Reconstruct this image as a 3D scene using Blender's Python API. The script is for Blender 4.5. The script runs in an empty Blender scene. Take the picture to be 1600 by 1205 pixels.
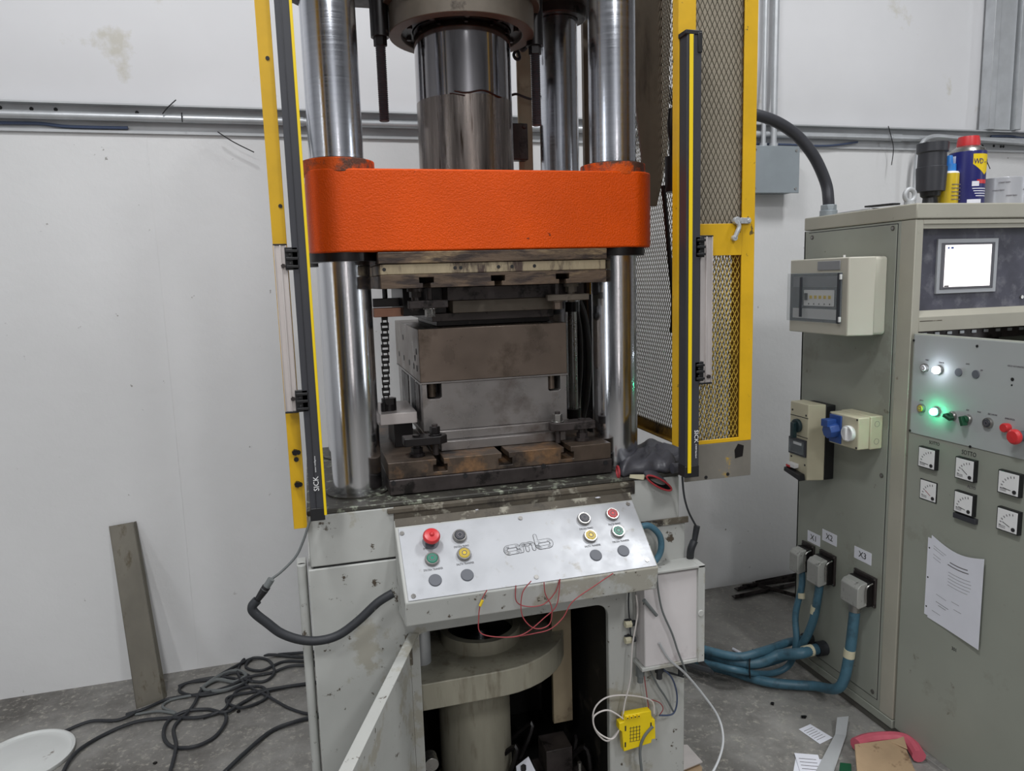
import bpy, bmesh, math, random
from mathutils import Vector, Matrix
random.seed(7)
C = bpy.context.scene.collection
PI = math.pi
# ------------------------------------------------------------------ camera
F = 1140.0
def _n(v): return Vector(v).normalized()
_down = _n((238., 7898., 1140.))
_y = Vector((-320., -147.5, 1140.)); _y = (_y - _down * _y.dot(_down)).normalized()
_x = _down.cross(_y)
R3 = Matrix((_x, _y, -_down))              # camera coords (right, down, forward) -> world
CAM = Vector((0, 0, 1.6))
cd = bpy.data.cameras.new('camera'); cam = bpy.data.objects.new('camera', cd); C.objects.link(cam)
cd.sensor_width = 36; cd.lens = F / 1600 * 36; cd.clip_start = 0.05
cr, cu, cb = R3 @ Vector((1, 0, 0)), R3 @ Vector((0, -1, 0)), R3 @ Vector((0, 0, -1))
M = Matrix((cr, cu, cb)).transposed().to_4x4(); M.translation = CAM
cam.matrix_world = M
bpy.context.scene.camera = cam
# ------------------------------------------------------------------ light and exposure
sc = bpy.context.scene
sc.view_settings.view_transform = 'Standard'; sc.view_settings.look = 'None'
sc.view_settings.gamma = 1; sc.view_settings.use_curve_mapping = False
sc.view_settings.exposure = -0.36
w = bpy.data.worlds.new('world'); sc.world = w; w.use_nodes = True
w.node_tree.nodes['Background'].inputs[0].default_value = (0.75, 0.8, 0.9, 1)
w.node_tree.nodes['Background'].inputs[1].default_value = 0.30
LAMPS = [(-.7, 0.5, 4.7, 100), (2.4, 0.9, 4.7, 85), (-2.2, -2.2, 4.7, 80), (1.6, -2.4, 4.7, 100), (.2, -4.6, 4.7, 90)]
for i, (x, y, z, p) in enumerate(LAMPS):
    l = bpy.data.lights.new('ceiling_lamp_light', 'AREA'); l.shape = 'RECTANGLE'; l.size = 0.35; l.size_y = 0.9
    l.energy = p; l.color = (.97, .985, 1.0)
    o = bpy.data.objects.new('ceiling_lamp_light', l); C.objects.link(o); o.location = (x, y, z)
# added tall area lights by unseen walls, for bright streaks in the chrome columns
for x, y, z, rz, wd, p in ((.62, -5.95, 1.9, 0, .34, 26), (-4.95, -1.2, 1.9, -90, .7, 45), (6.95, -1.8, 1.9, 90, .8, 55)):
    l = bpy.data.lights.new('streak_light', 'AREA'); l.shape = 'RECTANGLE'; l.size = wd; l.size_y = 3.2; l.energy = p
    l.color = (1.0, .93, .90) if rz == 0 else (.92, .96, 1.0)
    o = bpy.data.objects.new('streak_light', l); C.objects.link(o); o.location = (x, y, z); o.rotation_euler = (PI / 2, 0, math.radians(rz))
# ------------------------------------------------------------------ pixel -> real point at a known distance
def ray(px, py): return R3 @ Vector(((px - 800) / F, (py - 602.5) / F, 1))
def aY(px, py, Y): r = ray(px, py); return CAM + r * (Y / r.y)
def aX(px, py, X): r = ray(px, py); return CAM + r * (X / r.x)
def aZ(px, py, Z): r = ray(px, py); return CAM + r * ((Z - 1.6) / r.z)
def hit(px, py, p0, n): r = ray(px, py); return CAM + r * ((Vector(p0) - CAM).dot(n) / r.dot(n))
# ------------------------------------------------------------------ materials
MATS = {}
def mat(name, col, rough=.5, metal=0., var=.0, vscale=4., dirt=None, damt=.5, dscale=18., dedge=.04, bump=0., bscale=60.,
        stretch=(1, 1, 1), emit=None, estr=0., alpha=None, spec=.5, dirt2=None, d2amt=.4, d2scale=4., coat=0., trans=0., rvar=0.):
    m = bpy.data.materials.new(name); m.use_nodes = True; nt = m.node_tree; N = nt.nodes; L = nt.links
    b = N['Principled BSDF']; b.inputs['Roughness'].default_value = rough; b.inputs['Metallic'].default_value = metal
    b.inputs['Specular IOR Level'].default_value = spec; b.inputs['Coat Weight'].default_value = coat
    b.inputs['Transmission Weight'].default_value = trans
    c4 = (*col, 1); b.inputs['Base Color'].default_value = c4
    tc = N.new('ShaderNodeTexCoord'); mp = N.new('ShaderNodeMapping'); mp.inputs['Scale'].default_value = stretch
    L.new(tc.outputs['Object'], mp.inputs[0])
    def noise(s, det=4, ro=.6):
        n = N.new('ShaderNodeTexNoise'); n.inputs['Scale'].default_value = s; n.inputs['Detail'].default_value = det
        n.inputs['Roughness'].default_value = ro; L.new(mp.outputs[0], n.inputs['Vector']); return n
    cur = None
    def mixc(fac, a, bcol):
        mx = N.new('ShaderNodeMix'); mx.data_type = 'RGBA'
        L.new(fac, mx.inputs[0])
        if a is None: mx.inputs[6].default_value = c4
        else: L.new(a, mx.inputs[6])
        mx.inputs[7].default_value = (*bcol, 1); return mx.outputs[2]
    if var:
        n = noise(vscale); rp = N.new('ShaderNodeValToRGB')
        rp.color_ramp.elements[0].position = .3; rp.color_ramp.elements[1].position = .7
        rp.color_ramp.elements[0].color = tuple(max(0, c * (1 - var)) for c in col) + (1,)
        rp.color_ramp.elements[1].color = tuple(min(1, c * (1 + var)) for c in col) + (1,)
        L.new(n.outputs[0], rp.inputs[0]); cur = rp.outputs[0]
    for dc, am, ds in ((dirt2, d2amt, d2scale), (dirt, damt, dscale)):
        if dc:
            n = noise(ds, 6, .65); mr = N.new('ShaderNodeMapRange'); mr.clamp = True
            th = .72 - .32 * am
            mr.inputs[1].default_value = th - dedge; mr.inputs[2].default_value = th + dedge
            L.new(n.outputs[0], mr.inputs[0]); cur = mixc(mr.outputs[0], cur, dc)
    if cur: L.new(cur, b.inputs['Base Color'])
    if rvar:
        n = noise(vscale * 2); mr = N.new('ShaderNodeMapRange')
        mr.inputs[1].default_value = .3; mr.inputs[2].default_value = .7
        mr.inputs[3].default_value = max(.03, rough - rvar); mr.inputs[4].default_value = rough + rvar
        L.new(n.outputs[0], mr.inputs[0]); L.new(mr.outputs[0], b.inputs['Roughness'])
    if bump:
        n = noise(bscale, 3); bp = N.new('ShaderNodeBump'); bp.inputs['Strength'].default_value = bump
        bp.inputs['Distance'].default_value = .003
        L.new(n.outputs[0], bp.inputs['Height']); L.new(bp.outputs[0], b.inputs['Normal'])
    if emit: b.inputs['Emission Color'].default_value = (*emit, 1); b.inputs['Emission Strength'].default_value = estr
    if alpha is not None: b.inputs['Alpha'].default_value = alpha
    MATS[name] = m; return m
def aniso(name, a, rot=0.):
    m = MATS[name]; nt = m.node_tree; p = nt.nodes['Principled BSDF']; t = nt.nodes.new('ShaderNodeTangent'); t.direction_type = 'RADIAL'; t.axis = 'Z'
    p.inputs['Anisotropic'].default_value = a; p.inputs['Anisotropic Rotation'].default_value = rot; nt.links.new(t.outputs[0], p.inputs['Tangent'])
def S(r, g, b):   # sRGB 0-255 -> linear
    return tuple((c / 255 / 12.92) if c / 255 <= .04045 else ((c / 255 + .055) / 1.055) ** 2.4 for c in (r, g, b))
mat('wall_paint', S(222, 222, 222), .55, var=.04, vscale=1.2, dirt=S(150, 147, 142), damt=.0, dscale=22, dedge=.02, bump=.5, bscale=22)
mat('liner', S(226, 226, 228), .45, var=.04, vscale=1.5, bump=.25, bscale=5, dirt2=S(208, 205, 196), d2amt=.2, d2scale=3)
mat('concrete', S(140, 138, 134), .7, var=.14, vscale=16, dirt=S(172, 168, 158), damt=.26, dscale=55, dedge=.10, dirt2=S(94, 91, 87), d2amt=.55, d2scale=1.9, bump=.6, bscale=70, rvar=.15)
mat('room', S(196, 196, 198), .8)
mat('room_dark', S(40, 40, 42), .8)  # dark zones on unseen walls, added for contrast in the chrome reflections
mat('galv', S(196, 199, 202), .38, .45, var=.12, vscale=9, bump=.05)
mat('galv_dull', S(186, 188, 190), .5, .25, var=.1, vscale=5)
mat('press_paint', S(178, 179, 175), .5, var=.07, vscale=4, dirt=S(78, 68, 56), damt=.24, dscale=30, dedge=.02, dirt2=S(164, 161, 150), d2amt=.42, d2scale=5, bump=.15, bscale=30)
mat('press_grime', S(84, 77, 66), .6, var=.35, vscale=9, dirt=S(150, 146, 132), damt=.4, dscale=20, dedge=.04, dirt2=S(40, 35, 31), d2amt=.5, d2scale=8, bump=.3)
mat('table_top', S(62, 60, 55), .5, .2, var=.35, vscale=10, dirt=S(140, 145, 130), damt=.36, dscale=45, dedge=.05, bump=.3)
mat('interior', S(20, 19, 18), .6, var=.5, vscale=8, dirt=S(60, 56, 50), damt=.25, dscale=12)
mat('orange', S(216, 78, 0), .40, var=.07, vscale=6, bump=.7, bscale=260, dirt=S(120, 46, 18), damt=.04, dscale=40, dedge=.01, spec=.25)
mat('orange_worn', S(206, 82, 12), .45, var=.1, vscale=10, bump=.7, bscale=260, dirt=S(92, 62, 50), damt=.62, dscale=16, dedge=.06, spec=.25)
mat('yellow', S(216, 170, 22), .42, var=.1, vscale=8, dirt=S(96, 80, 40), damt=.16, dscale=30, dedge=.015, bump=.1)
mat('yellow_bare', S(128, 124, 116), .5, .3, var=.1, vscale=14, dirt=S(196, 158, 30), damt=.15, dscale=14)
mat('mesh_yellow', S(204, 172, 70), .5, .2, var=.25, vscale=20)
mat('mesh_grey', S(92, 86, 72), .5, .3, var=.2, vscale=20)
mat('backing_sheet', S(186, 176, 158), .55, var=.08, vscale=10, dirt=S(84, 72, 56), damt=.1, dscale=12, dedge=.06)
mat('chrome', (.66, .67, .70), .17, 1., var=.08, vscale=5, stretch=(1, 1, .3), dirt=(.06, .05, .045), damt=.06, dscale=16, dedge=.01, rvar=.05)
mat('chrome_brushed', (.60, .62, .67), .17, 1., var=.06, vscale=8, stretch=(.3, .3, 26), bump=.012, bscale=26, rvar=.05)
mat('ram_chrome', (.34, .33, .34), .10, 1., var=.12, vscale=5, stretch=(8, 8, .4))
mat('ram_dull', (.26, .225, .205), .24, 1., var=.35, vscale=7, stretch=(9, 9, .5), dirt=(.07, .05, .04), damt=.32, dscale=8, rvar=.06)
aniso('chrome', .85); aniso('chrome_brushed', .8); aniso('ram_chrome', .6); aniso('ram_dull', .6)
mat('dark_steel', S(62, 56, 55), .42, .4, var=.35, vscale=14, dirt=S(22, 19, 18), damt=.4, dscale=16, rvar=.1)
mat('black_oil', S(26, 23, 24), .35, .35, var=.4, vscale=12, dirt=S(80, 74, 70), damt=.1, dscale=22)
mat('castiron', S(96, 88, 78), .5, .3, var=.2, vscale=10, dirt=S(60, 52, 44), damt=.3, dscale=10)
mat('platen', S(92, 76, 62), .5, .2, var=.3, vscale=12, stretch=(.7, 1, 3), dirt=S(52, 42, 38), damt=.62, dscale=13, dedge=.06, dirt2=S(138, 118, 90), d2amt=.34, d2scale=9, bump=.3)
mat('platen_pale', S(154, 141, 116), .5, .2, var=.15, vscale=12, stretch=(2.2, 1, .6), dirt=S(70, 56, 50), damt=.58, dscale=9, dedge=.05, bump=.3)
mat('bolster', S(84, 72, 62), .4, .4, var=.35, vscale=12, dirt=S(30, 26, 25), damt=.5, dscale=9, dedge=.08, dirt2=S(140, 106, 74), d2amt=.38, d2scale=10, bump=.15)
mat('die_brown', S(116, 103, 93), .32, .6, var=.18, vscale=6, dirt=S(66, 56, 46), damt=.3, dscale=7, dedge=.1, rvar=.08)
mat('die_steel', S(140, 136, 134), .32, .65, var=.12, vscale=7, dirt=S(92, 80, 74), damt=.26, dscale=9, dedge=.12, rvar=.08)
mat('steel', S(150, 148, 145), .3, .9, var=.12, vscale=15, rvar=.08)
mat('copper_flat', S(150, 112, 94), .35, .7, var=.15, vscale=22)
mat('alu', S(206, 199, 196), .34, .35, var=.06, vscale=16, stretch=(1, 1, .2), rvar=.06)
mat('alu_plate', S(178, 180, 184), .42, .2, var=.06, vscale=10, dirt=S(160, 158, 154), damt=.2, dscale=32, dedge=.06, rvar=.1)
mat('charcoal', S(62, 63, 68), .42, .2, var=.08, vscale=6)
mat('black', S(24, 24, 26), .45)
mat('black_rubber', S(40, 42, 46), .55, var=.15, vscale=20, dirt=S(110, 110, 108), damt=.12, dscale=50)
mat('cyel', S(238, 205, 14), .45)
mat('cab', S(150, 153, 143), .48, var=.05, vscale=3, dirt=S(108, 104, 92), damt=.05, dscale=20, dedge=.02, dirt2=S(142, 144, 133), d2amt=.35, d2scale=2.5)
mat('cab_edge', S(166, 163, 150), .45, var=.06, vscale=5, dirt=S(120, 112, 96), damt=.12, dscale=16)
mat('cab_dark', S(88, 86, 80), .55, var=.1)
mat('cab_panel', S(170, 174, 174), .5, var=.03)
mat('monitor_panel', S(76, 76, 88), .5, var=.25, vscale=10, dirt=S(120, 120, 128), damt=.3, dscale=18, dedge=.12)
mat('bezel', S(170, 172, 176), .4, .4)
mat('bezel_dark', S(92, 92, 98), .5)
mat('screen', S(240, 238, 238), .4, emit=S(255, 247, 246), estr=1.6)
mat('plastic_beige', S(205, 202, 188), .45, var=.03)
mat('plastic_cream', S(200, 194, 168), .45, var=.05, vscale=12)
mat('plastic_grey', S(150, 152, 156), .4)
mat('window_clear', S(190, 200, 205), .12, alpha=.24)
mat('blue', S(44, 80, 150), .4)
mat('blue_bright', S(50, 130, 210), .4)
mat('hose_blue', S(68, 106, 124), .42, var=.12, vscale=22, dirt=S(48, 72, 84), damt=.35, dscale=14, dedge=.1)
mat('red', S(205, 52, 56), .35)
mat('red_dark', S(156, 46, 52), .5)
mat('green_btn', S(30, 130, 104), .35)
mat('handle_teal', S(30, 50, 54), .4)
mat('green_dark', S(20, 74, 48), .4)
mat('yellow_btn', S(216, 186, 44), .35)
mat('black_btn', S(46, 50, 58), .4)
mat('grey_plug', S(92, 95, 102), .5)
mat('white_led', S(255, 255, 255), .4, emit=(.80, .88, 1.), estr=55)
mat('green_led', S(150, 255, 205), .4, emit=(.06, 1.0, .45), estr=70)
mat('ink', S(40, 38, 40), .6)
mat('ink_soft', S(104, 100, 104), .6)
mat('white', S(232, 232, 232), .5, var=.02)
mat('paper', S(228, 229, 238), .6, var=.03, vscale=10)
mat('cream_glue', S(206, 200, 172), .5)
mat('hood_grey', S(168, 168, 164), .5, .2, var=.06, vscale=14, dirt=S(90, 88, 84), damt=.28, dscale=30, dedge=.04)
mat('ejector', S(156, 152, 136), .5, .15, var=.08, vscale=12, stretch=(3, 3, .5), dirt=S(116, 108, 92), damt=.25, dscale=10, dedge=.1)
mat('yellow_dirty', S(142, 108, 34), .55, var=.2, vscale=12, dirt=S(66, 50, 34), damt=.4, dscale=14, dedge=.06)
mat('box_white', S(208, 203, 203), .5, var=.04, vscale=6, dirt2=S(184, 176, 176), d2amt=.35, d2scale=5)
mat('junction', S(150, 158, 163), .45, .3, var=.06, vscale=8)
mat('wire_red', S(150, 62, 66), .45)
mat('wire_white', S(212, 206, 202), .45)
mat('wire_grey', S(104, 108, 108), .5)
mat('wire_blue', S(66, 78, 104), .5)
mat('relay_yellow', S(236, 206, 10), .4)
mat('cardboard', S(172, 146, 116), .75, var=.1, vscale=10, dirt=S(130, 104, 80), damt=.25, dscale=18)
mat('pink', S(196, 92, 108), .6, var=.1, vscale=20)
mat('lid_white', S(212, 214, 212), .4, var=.04, vscale=8, dirt=S(120, 110, 100), damt=.08, dscale=18)
mat('brown_plate', S(104, 92, 76), .5, .15, var=.15, vscale=5, stretch=(3, 3, .6), dirt=S(70, 58, 46), damt=.3, dscale=6, dedge=.1)
mat('beige_bar', S(150, 136, 112), .6, var=.12, vscale=9, dirt=S(96, 78, 58), damt=.25, dscale=12, dedge=.08)
mat('strip_steel', S(108, 104, 94), .42, .3, var=.15, vscale=10, stretch=(1, 1, .4), dirt=S(84, 76, 60), damt=.25, dscale=16)
mat('can_blue', S(42, 44, 112), .35)
mat('glove', S(66, 66, 72), .42, var=.15, vscale=14, bump=.6, bscale=30)
mat('crystal', S(200, 202, 208), .25, .1, alpha=.75)
# ------------------------------------------------------------------ mesh builder
class B:
    def __init__(s, M=None): s.v = []; s.f = []; s.m = []; s.mi = 0; s.M = M; s.slots = []
    def use(s, name):
        if name not in s.slots: s.slots.append(name)
        s.mi = s.slots.index(name); return s
    def _add(s, vs, fs):
        k = len(s.v)
        for p in vs:
            p = Vector(p); s.v.append(s.M @ p if s.M else p)
        for f in fs: s.f.append([k + i for i in f]); s.m.append(s.mi)
        return s
    def box(s, x0, y0, z0, x1, y1, z1):
        return s._add([(x0, y0, z0), (x1, y0, z0), (x1, y1, z0), (x0, y1, z0), (x0, y0, z1), (x1, y0, z1), (x1, y1, z1), (x0, y1, z1)],
                      [(3, 2, 1, 0), (4, 5, 6, 7), (0, 1, 5, 4), (1, 2, 6, 5), (2, 3, 7, 6), (3, 0, 4, 7)])
    def hexa(s, a, b):      # two quads (4 pts each, same winding)
        return s._add(list(a) + list(b), [(3, 2, 1, 0), (4, 5, 6, 7), (0, 1, 5, 4), (1, 2, 6, 5), (2, 3, 7, 6), (3, 0, 4, 7)])
    def prism(s, poly, axis, lo, hi):   # poly 2-D in the other two axes
        def P(a, b, c): return {'x': (c, a, b), 'y': (a, c, b), 'z': (a, b, c)}[axis]
        n = len(poly); vs = [P(a, b, lo) for a, b in poly] + [P(a, b, hi) for a, b in poly]
        fs = [list(range(n))[::-1], list(range(n, 2 * n))] + [(i, (i + 1) % n, n + (i + 1) % n, n + i) for i in range(n)]
        return s._add(vs, fs)
    def poly3(s, pts, d):   # flat polygon of 3-D points given thickness vector d
        pts = [Vector(p) for p in pts]; d = Vector(d); n = len(pts)
        return s._add(pts + [p + d for p in pts], [list(range(n))[::-1], list(range(n, 2 * n))] + [(i, (i + 1) % n, n + (i + 1) % n, n + i) for i in range(n)])
    def cyl(s, p0, p1, r0, r1=None, seg=24, cap=True, ph=0.):
        p0, p1 = Vector(p0), Vector(p1); r1 = r0 if r1 is None else r1
        d = (p1 - p0).normalized(); a = d.orthogonal().normalized(); b = d.cross(a)
        ring = lambda p, r: [p + (a * math.cos(2 * PI * i / seg + ph) + b * math.sin(2 * PI * i / seg + ph)) * r for i in range(seg)]
        fs = [(i, (i + 1) % seg, seg + (i + 1) % seg, seg + i) for i in range(seg)]
        if cap: fs += [list(range(seg))[::-1], list(range(seg, 2 * seg))]
        return s._add(ring(p0, r0) + ring(p1, r1), fs)
    def lathe(s, p0, axis, prof, seg=32):    # prof = [(r, h)]
        p0 = Vector(p0); d = Vector(axis).normalized(); a = d.orthogonal().normalized(); b = d.cross(a)
        vs = []; 
        for r, h in prof: vs += [p0 + d * h + (a * math.cos(2 * PI * i / seg) + b * math.sin(2 * PI * i / seg)) * max(r, 1e-5) for i in range(seg)]
        fs = [(k * seg + i, k * seg + (i + 1) % seg, (k + 1) * seg + (i + 1) % seg, (k + 1) * seg + i) for k in range(len(prof) - 1) for i in range(seg)]
        fs += [list(range(seg))[::-1], list(range((len(prof) - 1) * seg, len(prof) * seg))]
        return s._add(vs, fs)
    def ring(s, p0, p1, r_in, r_out, seg=40):
        p0, p1 = Vector(p0), Vector(p1); d = (p1 - p0).normalized(); a = d.orthogonal().normalized(); b = d.cross(a)
        vs = []
        for p, r in ((p0, r_in), (p0, r_out), (p1, r_out), (p1, r_in)):
            vs += [p + (a * math.cos(2 * PI * i / seg) + b * math.sin(2 * PI * i / seg)) * r for i in range(seg)]
        return s._add(vs, [(k * seg + i, k * seg + (i + 1) % seg, ((k + 1) % 4) * seg + (i + 1) % seg, ((k + 1) % 4) * seg + i) for k in range(4) for i in range(seg)])
    def tube(s, pts, r, seg=10, smooth=8, closed=False):
        pts = [Vector(p) for p in pts]
        if smooth > 1 and len(pts) > 2: pts = crom(pts, smooth, closed)
        n = len(pts); vs = []; a = None
        for i, p in enumerate(pts):
            q0 = pts[(i - 1) % n] if (closed or i) else p; q1 = pts[(i + 1) % n] if (closed or i < n - 1) else p
            t = (q1 - q0); t = t.normalized() if t.length > 1e-9 else Vector((0, 0, 1))
            a = t.orthogonal().normalized() if a is None else (a - t * a.dot(t)).normalized()
            b = t.cross(a); rr = r(i / (n - 1)) if callable(r) else r
            vs += [p + (a * math.cos(2 * PI * k / seg) + b * math.sin(2 * PI * k / seg)) * rr for k in range(seg)]
        m = n if closed else n - 1
        fs = [(i * seg + k, i * seg + (k + 1) % seg, ((i + 1) % n) * seg + (k + 1) % seg, ((i + 1) % n) * seg + k) for i in range(m) for k in range(seg)]
        if not closed: fs += [list(range(seg))[::-1], list(range((n - 1) * seg, n * seg))]
        return s._add(vs, fs)
    def ball(s, c, r, seg=16, sc=(1, 1, 1)):
        c = Vector(c); vs = []; h = seg // 2
        for j in range(1, h):
            for i in range(seg):
                a, t = 2 * PI * i / seg, PI * j / h
                vs.append(c + Vector((r * sc[0] * math.sin(t) * math.cos(a), r * sc[1] * math.sin(t) * math.sin(a), r * sc[2] * math.cos(t))))
        k = len(vs); vs += [c + Vector((0, 0, r * sc[2])), c - Vector((0, 0, r * sc[2]))]
        fs = [(j * seg + i, (j + 1) * seg + i, (j + 1) * seg + (i + 1) % seg, j * seg + (i + 1) % seg) for j in range(h - 2) for i in range(seg)]
        fs += [(k, i, (i + 1) % seg) for i in range(seg)] + [(k + 1, (h - 2) * seg + (i + 1) % seg, (h - 2) * seg + i) for i in range(seg)]
        return s._add(vs, fs)
def crom(p, k, closed=False):
    out = []; n = len(p)
    for i in range(n if closed else n - 1):
        g = (lambda j: p[j % n]) if closed else (lambda j: p[max(0, min(n - 1, j))])
        a, b, c, d = g(i - 1), g(i), g(i + 1), g(i + 2)
        for j in range(k):
            t = j / k
            out.append(.5 * ((2 * b) + (c - a) * t + (2 * a - 5 * b + 4 * c - d) * t * t + (-a + 3 * b - 3 * c + d) * t ** 3))
    if not closed: out.append(p[-1])
    return out
def rrect(x0, y0, x1, y1, r, k=8):
    out = []
    for cx, cy, a0 in ((x1 - r, y0 + r, -PI / 2), (x1 - r, y1 - r, 0), (x0 + r, y1 - r, PI / 2), (x0 + r, y0 + r, PI)):
        out += [(cx + r * math.cos(a0 + PI / 2 * i / k), cy + r * math.sin(a0 + PI / 2 * i / k)) for i in range(k + 1)]
    return out
ORG = {}
def link(name, me, parent):
    o = bpy.data.objects.new(name, me); C.objects.link(o)
    if parent: o.parent = parent
    return o
def obj(name, b, m=None, parent=None, bevel=0., label=None, seg=2, ang=35):
    me = bpy.data.meshes.new(name)
    if parent: org = ORG[parent.name]
    else:
        xs = [v.x for v in b.v]; ys = [v.y for v in b.v]; zs = [v.z for v in b.v]
        org = Vector(((min(xs) + max(xs)) / 2, (min(ys) + max(ys)) / 2, min(zs)))
    me.from_pydata([v - org for v in b.v], [], b.f)
    for s_ in (b.slots or [m]): me.materials.append(MATS[s_])
    if b.slots:
        for p, i in zip(me.polygons, b.m): p.material_index = i
    bm = bmesh.new(); bm.from_mesh(me); bmesh.ops.recalc_face_normals(bm, faces=bm.faces[:])
    ca = math.radians(ang)
    for f in bm.faces: f.smooth = True
    for e in bm.edges:
        if len(e.link_faces) != 2 or e.calc_face_angle(0) > ca: e.smooth = False
    bm.to_mesh(me); bm.free()
    o = link(name, me, parent)
    if parent is None: o.location = org
    else: o.location = (0, 0, 0)
    ORG[o.name] = org
    if bevel:
        md = o.modifiers.new('bevel', 'BEVEL'); md.width = bevel; md.segments = seg; md.limit_method = 'ANGLE'; md.angle_limit = math.radians(40)
    if label: o['label'] = label
    return o
def thing(name, label, cat, loc, group=None):
    o = bpy.data.objects.new(name, None); C.objects.link(o); o.location = loc; o.empty_display_size = .05
    o['label'] = label; o['category'] = cat
    if group: o['group'] = group
    o['kind'] = 'thing'; ORG[o.name] = Vector(loc); return o
def tag(o, label, cat, group=None):
    o['kind'] = 'thing'; o['label'] = label; o['category'] = cat
    if group: o['group'] = group
    return o
def struct(name, b, m=None, parent=None, bevel=0.):
    o = obj(name, b, m, parent, bevel); o['kind'] = 'structure'; return o
def frame(o, u, n):      # matrix: local x = u, local z = n, at o
    u = Vector(u).normalized(); n = Vector(n).normalized(); v = n.cross(u)
    M = Matrix((u, v, n)).transposed().to_4x4(); M.translation = Vector(o); return M
def text(name, s, size, M, m, parent, align='CENTER', ext=.0003, sx=1.):
    cu = bpy.data.curves.new(name, 'FONT'); cu.body = s; cu.size = size; cu.align_x = align; cu.align_y = 'CENTER'; cu.extrude = ext
    cu.resolution_u = 2
    t = bpy.data.objects.new(name, cu); C.objects.link(t); bpy.context.view_layer.update()
    me = bpy.data.meshes.new_from_object(t); bpy.data.objects.remove(t); bpy.data.curves.remove(cu)
    me.name = name
    me.transform(Matrix.Scale(sx, 4, (1, 0, 0))); me.transform(M)
    org = ORG[parent.name]; me.transform(Matrix.Translation(-org))
    me.materials.clear(); me.materials.append(MATS[m])
    o = link(name, me, parent); ORG[o.name] = org; return o
# ================================================================== THE SETTING
WY = 3.174
b = B(); b.box(-5, -6, -.1, 7, WY + .2, 0); struct('floor', b, 'concrete')
b = B(); b.box(-5, WY, 0, 7, WY + .15, 2.235); wb = struct('wall_back', b, 'wall_paint')
A_, Z_ = aY(228, 207, WY), aY(262, 560, WY)
b = B(); b.box(A_.x - .0015, WY - .0012, .02, A_.x + .0015, WY, 2.19); struct('board_seam', b, 'wall_paint', wb)
# upper insulated liner, bulging softly between the steel members
b = B(); nx, nz = 60, 16; vs = []; fs = []
for i in range(nx + 1):
    for j in range(nz + 1):
        x = -5 + 12 * i / nx; z = 2.235 + 2.8 * j / nz
        xx = (x - 3.45) / 3.6; u = abs(xx - math.floor(xx) - .5) * 2
        dy = .05 * (1 - u ** 6) * min(1, (z - 2.235) / .35) ** .5
        vs.append((x, WY + .03 - dy, z))
for i in range(nx):
    for j in range(nz):
        a = i * (nz + 1) + j; fs.append((a, a + nz + 1, a + nz + 2, a + 1))
b._add(vs, fs); lo = struct('liner', b, 'liner', wb)
b = B(); b.box(-5, -6, 5.0, 7, WY + .2, 5.1); struct('ceiling', b, 'room')
b = B().use('room'); b.box(-5.1, -.2, 0, -5, WY, 5); b.box(-5.1, -6, 2.8, -5, -.2, 5); b.use('room_dark'); b.box(-5.1, -6, 0, -5, -.2, 2.8); struct('wall_left', b)
b = B().use('room'); b.box(7, .2, 0, 7.1, WY, 5); b.box(7, -6, 2.8, 7.1, .2, 5); b.use('room_dark'); b.box(7, -6, 0, 7.1, .2, 2.8); struct('wall_right', b)
b = B().use('room'); b.box(-5, -6.1, 3.2, 7, -6, 5); b.box(2.2, -6.1, 0, 3.6, -6, 3.2); b.box(-1.6, -6.1, 0, -.6, -6, 3.2)
b.use('room_dark'); b.box(-5, -6.2, 0, 7, -6.1, 3.2)
struct('wall_front', b)
# steel girt along the wall: C channel with lip
b = B(); b.box(-5, WY - .045, 2.292, 7, WY, 2.298); b.box(-5, WY - .004, 2.20, 7, WY, 2.298); b.box(-5, WY - .012, 2.196, 7, WY, 2.206)
g = struct('trim_1', b, 'galv_dull')
b = B()
for px, py in ((0, 168), (49, 170), (87, 171), (214, 176), (1535, 228), (1553, 228), (1564, 229), (1568, 229)):
    p = aY(px, py, WY - .005); b.cyl((p.x, WY - .0055, p.z), (p.x, WY - .003, p.z), .007, seg=12)
struct('girt_hole', b, 'black', g)
# upright steel channel at the right
b = B(); x0 = aY(1548, 100, WY - .05).x; x1 = aY(1592, 100, WY - .05).x
b.box(x0, WY - .06, 2.30, x0 + .04, WY, 5); b.box(x0 + .045, WY - .05, 2.30, x1 - .03, WY - .02, 5); b.box(x1 - .02, WY - .07, 2.30, x1 + .02, WY, 5)
struct('trim_2', b, 'galv', None, .003)
# ------------------------------------------------------------------ conduits on the wall
def pipe(name, pts, r, m, label, cat, **k):
    b = B(); b.tube(pts, r, 12, k.get('smooth', 8)); return tag(obj(name, b, m), label, cat, k.get('group'))
zc = aY(0, 178, WY - .03).z
t = thing('conduit', 'long galvanised conduit pipe running along the wall girt behind the press', 'pipe', (0, WY - .03, zc))
b = B(); b.tube([(-4.8, WY - .03, zc), (6.6, WY - .03, zc)], .015, 14, 1); obj('pipe', b, 'galv', t)
for x in (2.9, .0, -2.2, 4.6):
    b = B(); b.cyl((x - .03, WY - .03, zc), (x + .03, WY - .03, zc), .018); obj('coupling', b, 'galv', t)
b = B(); b.tube([aY(p, q, WY - .06) for p, q in ((1421, 420), (1427, 330), (1431, 262), (1437, 230), (1455, 214), (1500, 216), (1600, 224), (1700, 232))], .011, 10); tag(obj('conduit', b, 'galv'), 'thinner conduit curving up and over above the grey cabinet', 'pipe')
b = B(); b.tube([aY(p, q, WY - .014) for p, q in ((-60, 190), (0, 192), (60, 193), (110, 198), (200, 200))], .006, 6); tag(obj('blue_cable', b, 'wire_blue'), 'thin blue data cable on the girt at the left edge of the picture', 'cable')
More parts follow.
